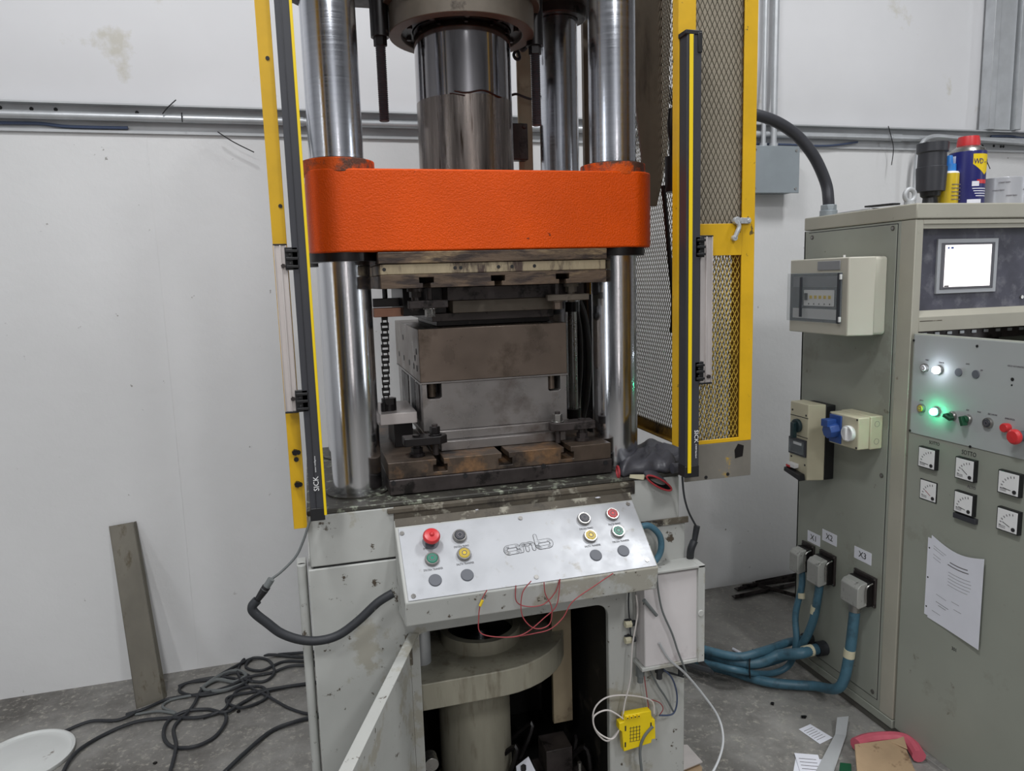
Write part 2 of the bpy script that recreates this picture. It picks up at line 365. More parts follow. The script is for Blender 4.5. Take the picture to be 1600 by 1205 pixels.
b = B(); b.tube([aY(p, q, WY - .02) for p, q in ((1180, 225), (1230, 226), (1290, 228), (1340, 222))], .005, 6); tag(obj('blue_cable', b, 'wire_blue'), 'thin blue data cable dipping below the conduit right of the junction box', 'cable')
b = B(); b.tube([aY(p, q, WY - .02) for p, q in ((1548, 213), (1580, 213), (1600, 216), (1680, 220))], .006, 6)
tag(obj('blue_cable', b, 'wire_blue'), 'thin blue data cable by the upright steel channel at the top right', 'cable')
# dark loose tie wires on girt
for pts, lab in (([(254, 178), (262, 168), (275, 156)], 'dark cut tie wire sticking up from the conduit at the left'),
                 ([(284, 176), (284, 183), (285, 191)], 'dark tie wire looped around the conduit left of the press'),
                 ([(1388, 197), (1392, 212), (1396, 232), (1393, 258)], 'dark tie wire hanging below the conduit above the breaker box'),
                 ([(340, 206), (365, 222), (397, 238)], 'thin dark wire curling out of the girt by the yellow guard'),
                 ([(1541, 232), (1541, 248), (1547, 264)], 'dark hair-thin wire dangling from the girt right of the spray can')):
    b = B(); b.tube([aY(p, q, WY - .052) for p, q in pts], .0022, 6); tag(obj('tie_wire', b, 'black'), lab, 'wire')
t = thing('junction_box', 'square grey steel junction box on the wall right of the yellow guard', 'junction box', (2.17, WY - .08, 1.97))
b = B(); b.box(2.03, WY - .10, 1.975, 2.28, WY, 2.18); obj('body', b, 'junction', t, .004)
b = B(); b.box(2.025, WY - .106, 1.97, 2.285, WY - .10, 2.185); obj('cover', b, 'junction', t, .002)
for x in (2.045, 2.265):
    for z in (1.99, 2.165):
        b = B(); b.cyl((x, WY - .109, z), (x, WY - .1, z), .006, seg=10); obj('screw', b, 'steel', t)
for px0, r, nm in ((1190, .011, 'left'), (1206, .015, 'right')):
    x = aY(px0 + 5, 100, WY - .05).x
    b = B(); b.tube([(x, WY - .05, 2.175), (x, WY - .05, 4.6)], r, 12, 1); b.cyl((x, WY - .05, 2.175), (x, WY - .05, 2.205), r + .006)
    tag(obj('conduit', b, 'galv'), f'{"thinner left" if nm == "left" else "thicker right"} one of the two upright conduits rising from the junction box', 'pipe')
# ================================================================== THE PRESS
YF = 1.72; TZ = 1.078
press = thing('hydraulic_press', 'tall four-column hydraulic press with orange crosshead and grey painted base', 'press', (.45, 2.07, 0))
# base: lower body with the front opening
out = [(-.042, 0), (.196, 0)]
out += [(.196, .70)] + [(.196 + .035 - .035 * math.cos(a), .70 + .035 * math.sin(a)) for a in [PI / 2 * i / 6 for i in range(1, 7)]]
out += [(.72 - .035 + .035 * math.sin(a), .70 + .035 * math.cos(a)) for a in [PI / 2 * i / 6 for i in range(0, 7)]]
out += [(.72, 0), (.948, 0), (.948, .935), (-.042, .935)]
b = B().use('press_paint'); b.prism(out, 'y', YF, YF + .02)
b.box(-.042, YF + .02, 0, -.03, 2.42, .935); b.box(.936, YF + .02, 0, .948, 2.42, .935); b.box(-.042, 2.41, 0, .948, 2.42, .935)
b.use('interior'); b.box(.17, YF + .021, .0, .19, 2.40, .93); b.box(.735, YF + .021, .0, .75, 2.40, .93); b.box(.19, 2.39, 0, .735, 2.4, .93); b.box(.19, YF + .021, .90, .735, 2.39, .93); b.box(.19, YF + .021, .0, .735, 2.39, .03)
obj('base_frame', b, None, press, .003)
b = B().use('press_paint'); b.box(-.036, YF + .001, .94, .93, 2.415, TZ - .012)
b.use('press_grime'); b.box(.165, YF - .002, 1.03, .80, YF + .01, TZ - .012)
b.use('table_top'); b.box(-.036, YF + .001, TZ - .012, .93, 2.415, TZ)
obj('table', b, None, press, .003)
b = B(); b.box(-.03, YF + .006, .934, .925, YF + .03, .941); obj('seam', b, 'black', press)
b = B(); b.box(-.068, 1.752, 0, -.046, 1.80, .94); b.cyl((-.057, 1.752, 0), (-.057, 1.752, .94), .011, seg=14); obj('corner_trim', b, 'press_paint', press, .002)
b = B(); b.box(.752, YF - .006, .935, .955, YF, .952) ; obj('ledge', b, 'press_grime', press, .001)
# grimy lip running along the table edge (old oil channel)
b = B(); b.box(.15, YF - .008, 1.052, .79, YF + .001, 1.064); obj('lip', b, 'press_grime', press, .002)
# open door of the base
h0 = Vector((.188, YF - .003, .742)); e = aZ(530, 1205, .742); dv = Vector((e.x - h0.x, e.y - h0.y, 0)).normalized(); nv = Vector((-dv.y, dv.x, 0))
if nv.x < 0: nv = -nv
Md = frame(h0, dv, nv)      # local x along the door, y = up or down, z = thickness to the right
up = 1 if (Md.to_3x3() @ Vector((0, 1, 0))).z > 0 else -1
b = B(Md); L_ = .66
def dbox(b, x0, h0_, z0, x1, h1, z1): b.box(x0, min(up * h0_, up * h1), z0, x1, max(up * h0_, up * h1), z1)
b.use('press_paint'); dbox(b, 0, 0, -.002, L_, -.70, 0); dbox(b, 0, 0, -.002, L_, -.012 + .009, .024); dbox(b, 0, 0, 0, .003, -.70, .024); dbox(b, L_ - .003, 0, 0, L_, -.70, .024); dbox(b, 0, -.697, 0, L_, -.70, .024)
door = obj('door', b, None, press, .001, label='open sheet steel door folded edge up')
b = B(); b.box(.176, YF - .008, .665, .192, YF, .735); b.cyl((.186, YF - .008, .66), (.186, YF - .008, .74), .006, seg=12); obj('hinge', b, 'press_grime', door, .001)
b = B(); b.box(.180, YF - .006, 0.05, .196, YF, .66); obj('jamb_strip', b, 'press_grime', press, .001)
# columns
colx = (.092, .806)
for i, x in enumerate(colx):
    for y in (1.86, 2.28):
        b = B().use('chrome'); r = .0615
        b.cyl((x, y, TZ), (x, y, 1.66), r, seg=64, cap=False)
        b.use('chrome_brushed'); b.cyl((x, y, 1.66), (x, y, 2.45), r, seg=64, cap=False)
        obj('column', b, None, press)
        b = B(); b.ring((x, y, TZ), (x, y, TZ + .004), r, r + .018); obj('base_ring', b, 'table_top', press)
# crosshead
b = B(); b.prism(rrect(.012, 1.775, .900, 2.365, .07, 10), 'z', 1.676, 1.868)
ch = obj('crosshead', b, 'orange', press, .004)
for x in colx:
    for y in (1.86, 2.28):
        b = B(); b.ring((x, y, 1.86), (x, y, 1.893), .0625, .086, 48); obj('boss', b, 'orange_worn', ch, .002)
        b = B(); b.ring((x, y, 1.890), (x, y, 1.896), .0618, .074, 48); obj('wiper_seal', b, 'black_rubber', ch)
        b = B(); b.ring((x, y, 1.656), (x, y, 1.678), .0618, .083, 48); obj('collar', b, 'black_oil', ch)
# upper platen in three layers with T slots
def tslot(x, z, s):   # upside-down T cavity outline pieces
    return [(x - .018, z), (x - .018, z + s)]
def tplate(x0, x1, z0, z1, slots, down):
    """outline of a plate with T slots open downwards (down=True) or upwards"""
    pts = []; d = (z1 - z0)
    zo, zi = (z0, z1) if down else (z1, z0); sg = 1 if down else -1
    a, bb = .0095, .018; t1, t2 = .35 * d, .78 * d
    pts.append((x0, zo))
    for x in slots:
        pts += [(x - a, zo), (x - a, zo + sg * t1), (x - bb, zo + sg * t1), (x - bb, zo + sg * t2), (x + bb, zo + sg * t2), (x + bb, zo + sg * t1), (x + a, zo + sg * t1), (x + a, zo)]
    pts += [(x1, zo), (x1, zi), (x0, zi)]
    return pts
sl = [aY(667, 440, 1.77).x, aY(779, 440, 1.77).x, aY(880, 440, 1.77).x]
b = B(); b.box(.166, 1.772, 1.647, .750, 2.36, 1.675); up1 = obj('upper_platen', b, 'platen', press, .002)
b = B(); b.box(.170, 1.776, 1.621, .748, 2.355, 1.6465); obj('layer', b, 'platen_pale', up1, .002, label='pale scuffed middle layer')
b = B(); b.prism(tplate(.170, .748, 1.588, 1.6205, sl, True), 'y', 1.773, 2.35); obj('slotted_layer', b, 'platen', up1, .001)
b = B()
for px, py in ((600, 418), (711, 419), (779, 418), (800, 415), (835, 414), (720, 420)):
    p = aY(px, py, 1.776); b.cyl((p.x, 1.7755, 1.634), (p.x, 1.778, 1.634), .0045, seg=12)
obj('dowel_hole', b, 'black', up1)
# bolster
sl2 = [aY(688, 720, 1.77).x, aY(790, 712, 1.77).x, aY(887, 700, 1.77).x]
b = B(); b.prism(tplate(.163, .755, 1.120, 1.162, sl2, False), 'y', 1.772, 2.34); bo = obj('bolster_plate', b, 'bolster', press, .0015)
b = B(); b.box(.163, 1.768, 1.080, .757, 2.34, 1.1195); obj('lower_layer', b, 'dark_steel', bo, .003, label='dark oily lower layer')
b = B()
for px, py in ((615, 755), (727, 743), (849, 728), (946, 723)):
    p = aY(px, py, 1.768); b.cyl((p.x, 1.7655, p.z), (p.x, 1.769, p.z), .006, seg=12)
obj('screw_hole', b, 'black', bo)
# ram and cylinder head
rx, ry = .455, 2.07
b = B().use('ram_dull'); b.cyl((rx, ry, 1.868), (rx, ry, 2.085), .132, seg=96, cap=False)
b.use('ram_chrome'); b.cyl((rx, ry, 2.085), (rx, ry, 2.33), .132, seg=96, cap=False)
obj('ram', b, None, press)
b = B(); b.tube([(rx + .1335 * math.sin(a), ry - .1335 * math.cos(a), 2.09 + .004 * math.sin(9 * a) - .012 * max(0, a) ** 2) for a in [x / 20 for x in range(-8, 13)]], .0022, 5, 1)
b.tube([(rx + .1335 * math.sin(a), ry - .1335 * math.cos(a), 2.086 - .03 * max(0, a + .45)) for a in [x / 20 for x in range(-10, -3)]], .0015, 5, 1)
obj('grease_smear', b, 'black_oil', press)
b = B().use('castiron'); b.ring((rx, ry, 2.262), (rx, ry, 2.33), .165, .198, 64)
b.use('black_oil'); b.ring((rx, ry, 2.274), (rx, ry, 2.30), .134, .166, 64); b.use('castiron'); b.ring((rx, ry, 2.33), (rx, ry, 2.44), .134, .215, 64)
cyh = obj('cylinder_head', b, None, press, .002)
for k in range(10):
    a = 2 * PI * k / 10 + .2
    b = B(); b.cyl((rx + .150 * math.cos(a), ry + .150 * math.sin(a), 2.266), (rx + .150 * math.cos(a), ry + .150 * math.sin(a), 2.276), .007, seg=6); obj('bolt', b, 'dark_steel', cyh)
b = B(); b.prism(rrect(-.03, 1.90, .93, 2.37, .03, 4), 'z', 2.425, 2.62)
for x in colx:
    for y in (1.86, 2.28): b.ring((x, y, 2.395 if x > .5 else 2.41), (x, y, 2.6), .063, .09, 40)
obj('crown', b, 'dark_steel', press, .004)
for x, z0 in ((.232, 2.035), (.664, 2.035)):
    b = B(); 
    for k in range(44): b.lathe((x, 2.07, z0 + k * .005), (0, 0, 1), [(.0115, 0), (.0140, .0025), (.0115, .005)], 14)
    r_ = obj('adjusting_rod', b, 'charcoal', press)
    b = B(); b.cyl((x, 2.07, 2.228), (x, 2.07, 2.250), .018, seg=6); b.cyl((x, 2.07, 2.250), (x, 2.07, 2.43), .0245); obj('lock_nut', b, 'black_oil', r_)
# ram stop brackets and small things behind the ram
p0 = aY(806, 90, 2.40); p1 = aY(832, 262, 2.40)
b = B(); b.box(p0.x, 2.39, 1.70, p1.x, 2.40, 2.43); obj('rear_bar', b, 'beige_bar', press, .001)
pa, pb = aY(800, 192, 2.33), aY(826, 250, 2.33)
b = B(); b.box(pa.x, 2.33, pb.z, pb.x, 2.37, pa.z); b.cyl((pb.x - .012, 2.325, pa.z - .01), (pb.x - .012, 2.333, pa.z - .01), .008); obj('limit_switch', b, 'dark_steel', press, .003)
b = B(); b.tube([aY(p, q, 2.3) for p, q in ((798, 60), (806, 72), (812, 90), (806, 92), (803, 84), (812, 74), (822, 66))], .005, 8); obj('hose_loop', b, 'black_rubber', press)
b = B(); b.tube([aY(p, q, 2.36) for p, q in ((796, 150), (806, 147), (815, 150), (826, 154), (838, 156))], .004, 8)
obj('hose_loop', b, 'black_rubber', press)
b = B(); b.tube([aY(p, q, 2.25) for p, q in ((808, 64), (816, 78), (824, 70))], .007, 8)
obj('hose_loop', b, 'black_rubber', press)
# brown oily side plate behind right column, with rear dark posts
b = B(); b.poly3([aY(p, q, 2.10) for p, q in ((984, -60), (1050, -60), (1046, 120), (1043, 240), (1026, 322), (1008, 322), (1004, 250), (990, 120))], (0, .012, 0)); obj('side_plate', b, 'brown_plate', press, .001)
xr = aY(917, 100, 2.42).x
b = B(); b.box(xr - .012, 2.42, 0.9, xr + .014, 2.44, 2.5); obj('rear_post', b, 'brown_plate', press, .001)
# right rear: guide rods, hoses and dark guard between die and right column
b = B().use('steel'); p = aY(892, 560, 2.10); b.cyl((p.x + .006, 2.10, 1.165), (p.x + .006, 2.10, 1.588), .0145, seg=24)
b.use('black_oil'); b.cyl((p.x + .006, 2.10, 1.162), (p.x + .006, 2.10, 1.20), .022); b.cyl((p.x + .006, 2.10, 1.50), (p.x + .006, 2.10, 1.53), .022)
obj('guide_rod', b, None, press)
b = B(); b.tube([aY(p, q, 2.25) for p, q in ((902, 470), (912, 500), (918, 560), (914, 620), (906, 660))], .015, 12); obj('hydraulic_hose', b, 'black_oil', press); b = B(); b.tube([aY(p, q, 2.2) for p, q in ((898, 478), (905, 520), (906, 580), (900, 640))], .010, 10); obj('hydraulic_hose', b, 'black_oil', press); b = B(); b.tube([aY(p, q, 2.3) for p, q in ((925, 460), (928, 540), (926, 620), (922, 690))], .014, 10)
obj('hydraulic_hose', b, 'black_oil', press)
p0 = aY(905, 600, 2.44).x
b = B(); b.box(.80, 2.425, TZ, 1.02, 2.435, 1.66); obj('rear_cover', b, 'black_oil', press, .001)
b = B(); xx = aY(928, 560, 2.40).x; b.box(xx - .008, 2.395, 1.08, xx + .008, 2.41, 1.62); obj('rear_upright', b, 'yellow', press, .001, label='narrow yellow upright')
# left: lift bar, T-bolt, chain carrier
b = B().use('black_oil'); pA = aY(583, 467, 2.0); pB = aY(625, 479, 2.0); b.box(pA.x, 2.0, pB.z, pB.x + .06, 2.03, pA.z)
q = aY(602, 455, 2.0); b.cyl((q.x, 2.015, pA.z), (q.x, 2.015, 1.60), .007); b.box(q.x - .02, 2.0, 1.588, q.x + .02, 2.03, 1.598)
b.use('copper_flat'); pA = aY(584, 482, 1.98); pB = aY(640, 494, 1.98); b.box(pA.x, 1.98, pB.z, pB.x, 2.02, pA.z)
obj('lift_bar', b, None, press, .001)
# lower shelf bar for the chain on the left
pA = aY(594, 648, 1.93); pB = aY(658, 660, 1.93)
b = B().use('alu'); b.box(pA.x, 1.93, pB.z, .262, 2.14, pA.z)
b.use('black_oil'); b.box(.20, 1.94, TZ + .085, .25, 2.1, pB.z)
obj('carrier_bar', b, None, press, .001)
for s_, nm in ((0, 0),):
    zt = aY(600, 498, 1.99).z; zb = aY(602, 625, 1.99).z; cx0 = aY(601, 500, 1.99).x; cx1 = aY(603, 620, 1.99).x
    t = thing('roller_chain', 'black roller chain hanging between left column and steel mould', 'chain', (cx1, 1.99, zb - .02))
    n = 15
    for k in range(n):
        f = k / n; x = cx0 + (cx1 - cx0) * f; z = zt + (zb - zt) * f; dz = (zt - zb) / n
        b = B()
        off = .009 if k % 2 else .0065
        for sx in (-1, 1):
            b.M = Matrix.Translation((x + sx * off, 1.99, z - dz / 2)); b.box(-.0013, -.006, -dz * .66, .0013, .006, dz * .66)
        b.M = None; b.cyl((x - off - .002, 1.99, z), (x + off + .002, 1.99, z), .0045, seg=12)
        obj('link', b, 'black_oil', t, .0006)
    b = B(); p = aY(608, 635, 1.99); b.cyl((p.x, 1.99, aY(608, 650, 1.99).z), (p.x, 1.99, aY(608, 622, 1.99).z), .020, seg=24); b.cyl((p.x - .016, 1.975, aY(608, 650, 1.99).z), (p.x - .016, 1.975, aY(608, 628, 1.99).z), .008, seg=12)
    b.box(p.x - .012, 1.97, zb - .012, p.x + .012, 2.0, zb + .006); obj('anchor', b, 'black_oil', t, .001)
# interior ejector
b = B(); yc = 2.07
def arcpts(cx, cy, r, a0, a1, n=20): return [(cx + r * math.cos(a0 + (a1 - a0) * i / n), cy + r * math.sin(a0 + (a1 - a0) * i / n)) for i in range(n + 1)]
pl = [(.20, 1.80)] + [(.22, 1.782), (.40, 1.782)] + arcpts(.43, 2.04, .258, -PI / 2 + .05, PI / 2) + [(.20, 2.30)]
b.prism(pl, 'z', .485, .560); ej = obj('ejector_plate', b, 'ejector', press, .003)
b = B().use('ejector'); b.ring((.425, 1.99, .560), (.425, 1.99, .60), .098, .118, 64); b.use('black_oil'); b.cyl((.425, 1.99, .560), (.425, 1.99, .575), .098, seg=48)
b.use('chrome'); b.cyl((.425, 1.99, .575), (.425, 1.99, .90), .028, seg=32)
obj('gland_ring', b, None, ej)
b = B(); b.cyl((.405, 2.02, 0.03), (.405, 2.02, .485), .108, seg=64); b.cyl((.405, 2.02, 0.03), (.405, 2.02, .09), .125, seg=64); obj('ejector_cylinder', b, 'ejector', ej)
b = B(); b.cyl((.240, 1.90, .56), (.240, 1.90, .90), .024, seg=32); obj('small_column', b, 'galv', ej)
b = B(); q0 = aY(862, 970, 1.95); q1 = aY(897, 1125, 1.95); b.box(q0.x, 1.95, q1.z, q1.x - .004, 1.965, .90); obj('beige_bar', b, 'beige_bar', press, .001)
b = B(); 
for k in range(14):
    x = .22 + .5 * random.random(); y = 1.80 + .4 * random.random()
    b.tube([(x, y, .06), (x + random.uniform(-.1, .1), y, .15 + random.random() * .12), (x + random.uniform(-.15, .15), y + .1, .05)], .008, 6)
obj('sump_hose', b, 'black_oil', press)['kind'] = 'stuff'
b = B().use('dark_steel'); b.box(.56, 1.80, .12, .70, 1.95, .16); b.box(.58, 1.86, .16, .66, 1.94, .24); obj('sump_fitting', b, None, press, .001); b = B().use('paper'); b.poly3([(.47, 1.78, .22), (.53, 1.80, .225), (.52, 1.84, .25), (.48, 1.83, .235)], (0, 0, .002))
obj('rag', b, None, press); b = B().use('steel'); b.cyl((.66, 1.80, .16), (.66, 1.80, .23), .006); obj('sump_pin', b, None, press); b = B().use('steel'); b.cyl((.24, 1.82, .30), (.24, 1.86, .30), .02)
obj('sump_cap', b, None, press, .001)
# ================================================================== THE DIE
mu = thing('mould_block', 'brown steel upper mould block clamped under the press platen', 'mould', (.47, 2.14, 1.34))
b = B(); b.box(.268, 1.88, 1.342, .674, 2.40, 1.482); o_ = obj('block', b, 'die_brown', mu, .002)
b = B(); b.box(.267, 1.879, 1.338, .675, 2.401, 1.342); obj('parting_edge', b, 'die_steel', mu)
b = B()
for y, z in ((1.93, 1.42), (1.93, 1.375), (1.99, 1.375), (2.08, 1.376), (2.20, 1.378), (2.20, 1.44), (1.96, 1.40), (2.32, 1.38)):
    b.cyl((.2672, y, z), (.27, y, z), .0085, seg=14)
obj('screw_hole', b, 'black', mu)
b = B().use('dark_steel'); b.box(.345, 1.86, 1.553, .72, 2.3, 1.587); b.use('castiron'); b.box(.36, 1.87, 1.520, .66, 2.3, 1.5525)
b.use('dark_steel'); b.box(.31, 1.90, 1.498, .645, 2.3, 1.5195); b.use('black_oil'); b.box(.33, 1.95, 1.4825, .65, 2.3, 1.4975)
b.use('black_oil'); b.box(.24, 1.93, 1.515, .355, 2.2, 1.587)
obj('adapter_plates', b, None, mu, .0015)
ml = thing('mould_block', 'grey steel lower mould block with two front pockets on the bolster', 'mould', (.47, 2.14, 1.162))
xn0, xn1 = aY(667, 605, 1.88).x, aY(690, 605, 1.88).x; xm0, xm1 = aY(857, 595, 1.88).x, aY(876, 595, 1.88).x
zn = aY(680, 624, 1.88).z; zm = aY(866, 611, 1.88).z
def notch(x0, x1, z, r=.007): return [(x0, 1.3375), (x0, z + r)] + [(x0 + r - r * math.cos(a), z + r - r * math.sin(a)) for a in (PI / 8, PI / 4, 3 * PI / 8, PI / 2)] + [(x1 - r + r * math.sin(a), z + r - r * math.cos(a)) for a in (0, PI / 8, PI / 4, 3 * PI / 8, PI / 2)] + [(x1, 1.3375)]
ol = [(.272, 1.3375)] + notch(xn0, xn1, zn) + notch(xm0, xm1, zm) + [(.672, 1.3375), (.672, 1.212), (.272, 1.212)]
b = B(); b.prism(ol, 'y', 1.882, 1.95); b.box(.272, 1.95, 1.212, .672, 2.39, 1.3375); obj('block', b, 'die_steel', ml, .001)
b = B().use('black'); b.box(.2712, 2.02, 1.225, .273, 2.10, 1.335); b.use('dark_steel'); b.box(.2700, 1.93, 1.23, .273, 2.0, 1.33); b.box(.2700, 2.15, 1.23, .273, 2.3, 1.33); obj('side_slot', b, None, ml)
for x0, x1, z0 in ((xn0, xn1, zn), (xm0, xm1, zm)):
    b = B().use('die_brown'); b.cyl(((x0 + x1) / 2 - .003, 1.905, z0 + .004), ((x0 + x1) / 2 - .003, 1.905, 1.337), (x1 - x0) * .30, seg=20); obj('guide_pin', b, None, ml); b = B().use('black'); b.box(x0 - .0, 1.944, z0, x1, 1.9495, 1.337)
    obj('pocket_back', b, None, ml)
b = B(); b.box(.30, 1.868, 1.188, .68, 2.38, 1.2115); obj('riser', b, 'die_steel', ml, .0015)
b = B(); b.box(.31, 1.848, 1.1625, .655, 2.38, 1.1875); obj('base_plate', b, 'die_steel', ml, .0015)
# ------------------------------------------------------------------ clamps
def clamp(label, x0, x1, y, z0, z1, nutx, top, sgn, heel, m='black_oil', nm='steel', yw=.036):
    t = thing('toe_clamp', label, 'clamp', ((x0 + x1) / 2, y, z0 if sgn > 0 else z1), 'toe clamps holding the mould')
    b = B(); w_ = yw / 2; tip = x1 if heel < nutx else x0
    s_ = 1 if tip == x1 else -1; he = x0 if s_ == 1 else x1
    b.prism([(he, y - w_), (tip - s_ * .02, y - w_), (tip, y - w_ * .4), (tip, y + w_ * .4), (tip - s_ * .02, y + w_), (he, y + w_)], 'z', z0, z1); obj('bar', b, m, t, .002)
    zs = z1 if sgn > 0 else z0
    b = B(); b.cyl((nutx, y, zs - sgn * .0), (nutx, y, zs + sgn * .003), .017, seg=24); b.cyl((nutx, y, zs + sgn * .003), (nutx, y, zs + sgn * .022), .0135, seg=6); obj('nut', b, nm, t, .0008)
    b = B(); b.cyl((nutx, y, min(top, zs)), (nutx, y, max(top, zs + .028 * sgn)), .0075, seg=14); obj('stud', b, 'dark_steel', t)
    base = TZ + .085 if sgn > 0 else 1.587
    b = B(); b.cyl((heel, y, base), (heel, y, z1 + .004 if sgn > 0 else z0 - .004), .010, seg=14); b.cyl((heel, y, base), (heel, y, base + sgn * .008), .020, seg=24); b.cyl((heel, y, base + sgn * .008), (heel, y, base + sgn * .022), .015, seg=6); obj('heel_screw', b, m, t)
    return t
a_ = aY(630, 690, 1.82); c_ = aY(698, 690, 1.82)
clamp('black toe clamp with dark nut at the front left of the bolster', a_.x, c_.x, 1.822, 1.193, 1.214, aY(679, 660, 1.82).x, 1.162, 1, aY(651, 690, 1.82).x, 'black_oil', 'black_oil', .05)
a_ = aY(858, 660, 1.83); c_ = aY(926, 660, 1.83)
clamp('brown toe clamp with bright hexagon nut at the right of the bolster', a_.x, c_.x, 1.83, 1.197, 1.219, aY(871, 650, 1.83).x, 1.162, 1, aY(909, 660, 1.83).x, 'dark_steel', 'steel', .045)
a_ = aY(638, 480, 1.83); c_ = aY(700, 480, 1.83)
clamp('dark toe clamp under the left end of the upper platen', a_.x, c_.x, 1.83, 1.537, 1.557, aY(672, 490, 1.83).x, 1.587, -1, aY(650, 490, 1.83).x, 'dark_steel', 'steel')
a_ = aY(854, 470, 1.83); c_ = aY(917, 470, 1.83)
clamp('grey toe clamp under the right end of the upper platen', a_.x, c_.x, 1.83, 1.543, 1.560, aY(871, 490, 1.83).x, 1.587, -1, aY(893, 490, 1.83).x, 'castiron', 'die_brown')
# ================================================================== CONTROL CONSOLE
cons = thing('control_console', 'sloped silver push button console with engraved logo on the press front', 'control panel', (.47, 1.66, .83))
X0, X1 = .164, .786
side = [(YF - .003, 1.036), (1.704, 1.020), (1.556, .892), (1.566, .832), (YF - .003, .800)]
b = B(); b.prism(side, 'x', X0, X1); obj('housing', b, 'press_paint', cons, .003)
b = B(); b.prism([(YF - .004, 1.0375), (1.704, 1.0215), (1.704, 1.0205), (YF - .004, 1.036)], 'x', X0 + .002, X1 - .002); obj('hood_top', b, 'press_grime', cons)
dn = Vector((0, 1.556 - 1.704, .892 - 1.020)).normalized(); nn = Vector((0, dn.z, -dn.y)); nn = nn if nn.z > 0 else -nn
pc = Vector((X0, 1.704, 1.020)) + nn * .0025
def onp(px, py): return hit(px, py, pc, nn)
tl = Vector((X0 + .008, 1.704, 1.020)) + dn * .004; br = Vector((X1 - .004, 1.704, 1.020)) + dn * .192
b = B(); b.poly3([tl, (br.x, tl.y, tl.z), (br.x, br.y, br.z), (tl.x, br.y, br.z)], nn * .0025); fp = obj('face_plate', b, 'alu_plate', cons, .0006)
for px, py in ((628, 834), (813, 810), (981, 788), (1011, 875), (838, 902), (646, 932)):
    p = onp(px, py); b = B(); b.cyl(p, p + nn * .002, .0055, seg=14); obj('screw', b, 'steel', fp)
def button(px, py, m, name='push_button', parent=cons, P=onp, n=nn, r=.0162, label=None, bez='steel'):
    p = P(px, py)
    b = B(); b.lathe(p, n, [(r * 1.08, 0), (r * 1.08, .004), (r * .98, .009), (r * .80, .009), (r * .80, .004)], 28); bz = obj(name, b, bez, parent, label=label)
    b = B(); b.lathe(p + n * .004, n, [(r * .78, 0), (r * .78, .005), (r * .70, .0066), (0, .0066)], 28); obj('cap', b, m, bz)
    if 'led' in m:
        b = B(); b.lathe(p + n * .006, n, [(r * .78, 0), (r * .86, .006), (r * .80, .012), (r * .5, .017), (0, .019)], 28); obj('lens', b, m, bz); return
    b = B(); b.ring(p + n * .0106, p + n * .0110, r * .28, r * .42, 20); b.ring(p + n * .0106, p + n * .0108, r * .56, r * .62, 20); obj('mark', b, 'ink_soft', bz)
def plug(px, py, parent=cons, P=onp, n=nn, r=.0152):
    p = P(px, py); b = B(); b.lathe(p, n, [(r, 0), (r, .0015), (r * .92, .003), (0, .003)], 28); obj('blanking_plug', b, 'grey_plug', parent)
p = onp(673, 847)
b = B().use('grey_plug'); b.lathe(p, nn, [(.020, 0), (.020, .002), (.013, .003), (.012, .024), (0, .024)], 32)
b.use('red'); b.lathe(p + nn * .022, nn, [(.016, 0), (.0205, .003), (.0205, .007), (.017, .012), (.008, .014), (0, .014)], 32); b.ball(p + nn * .036, .006, 12)
obj('emergency_button', b, None, cons, label='large red mushroom button')
button(718, 839, 'black_btn', label='black push button'); button(675, 875, 'green_btn', label='green push button'); button(725, 867, 'yellow_btn', label='yellow push button')
button(912, 812, 'black_btn', label='black push button'); button(956, 805, 'red', label='red push button'); button(922, 839, 'yellow_btn', label='yellow push button'); button(965, 832, 'green_btn', label='green push button')
for q in ((680, 907), (730, 899), (931, 868), (974, 861)): plug(*q)
for s_, px, py in (('EMERGENZA', 671, 857), ('DISCESA PIANO', 721, 854), ('DISCESA TRANSFER', 677, 890), ('SALITA TRANSFER', 727, 881),
                  ('DISCESA PIANO', 916, 826), ('SALITA PIANO', 960, 819), ('SALITA TRANSFER', 926, 853), ('DISCESA TRANSFER', 970, 846)):
    text('lettering', s_, .0072, frame(onp(px, py) + nn * .0002, (1, 0, 0), nn), 'ink', cons, sx=.72)
# engraved outline logo
def stroke(cx, w_, off, m, b):
    """flat ribbon of width w_ along a polyline of plate points, round ended"""
    b.use(m)
    for i in range(len(cx) - 1):
        a, c = cx[i], cx[i + 1]; d = (c - a).normalized(); s_ = nn.cross(d) * w_ / 2
        b.poly3([a - s_ + nn * off, c - s_ + nn * off, c + s_ + nn * off, a + s_ + nn * off], nn * .0003)
    for a in cx: b.cyl(a + nn * off, a + nn * (off + .0003), w_ / 2, seg=14)
L0 = onp(790, 861); Lr = onp(862, 848); ul = (Lr - L0); Wd = ul.length; ul.normalize(); vl = -dn
def lp(u, v): return L0 + ul * (u * Wd) + vl * v
def arcs(cu, cv, ru, rv, a0, a1, n=10): return [lp(cu + ru * math.cos(math.radians(a0 + (a1 - a0) * i / n)), cv + rv * math.sin(math.radians(a0 + (a1 - a0) * i / n))) for i in range(n + 1)]
strokes = [arcs(.06, 0, .06, .0085, 90, 270) + [lp(.24, -.0085)] + arcs(.24, 0.0, .04, .0085, -90, 90) + [lp(.06, .0085)],
           [lp(.28, 0), lp(.30, -.0085)],
           [lp(.34, -.0085)] + arcs(.40, .003, .06, .0055, 180, 0) + [lp(.46, -.0085)],
           arcs(.53, .003, .07, .0055, 180, 0) + [lp(.60, -.0085)],
           [lp(.68, .026), lp(.68, 0)] + arcs(.74, 0, .06, .0085, 180, 270) + [lp(.92, -.0085)] + arcs(.93, 0, .06, .0085, -90, 90) + [lp(.72, .0085)]]
b = B()
for s_ in strokes: stroke(s_, .0098, .0001, 'ink', b)
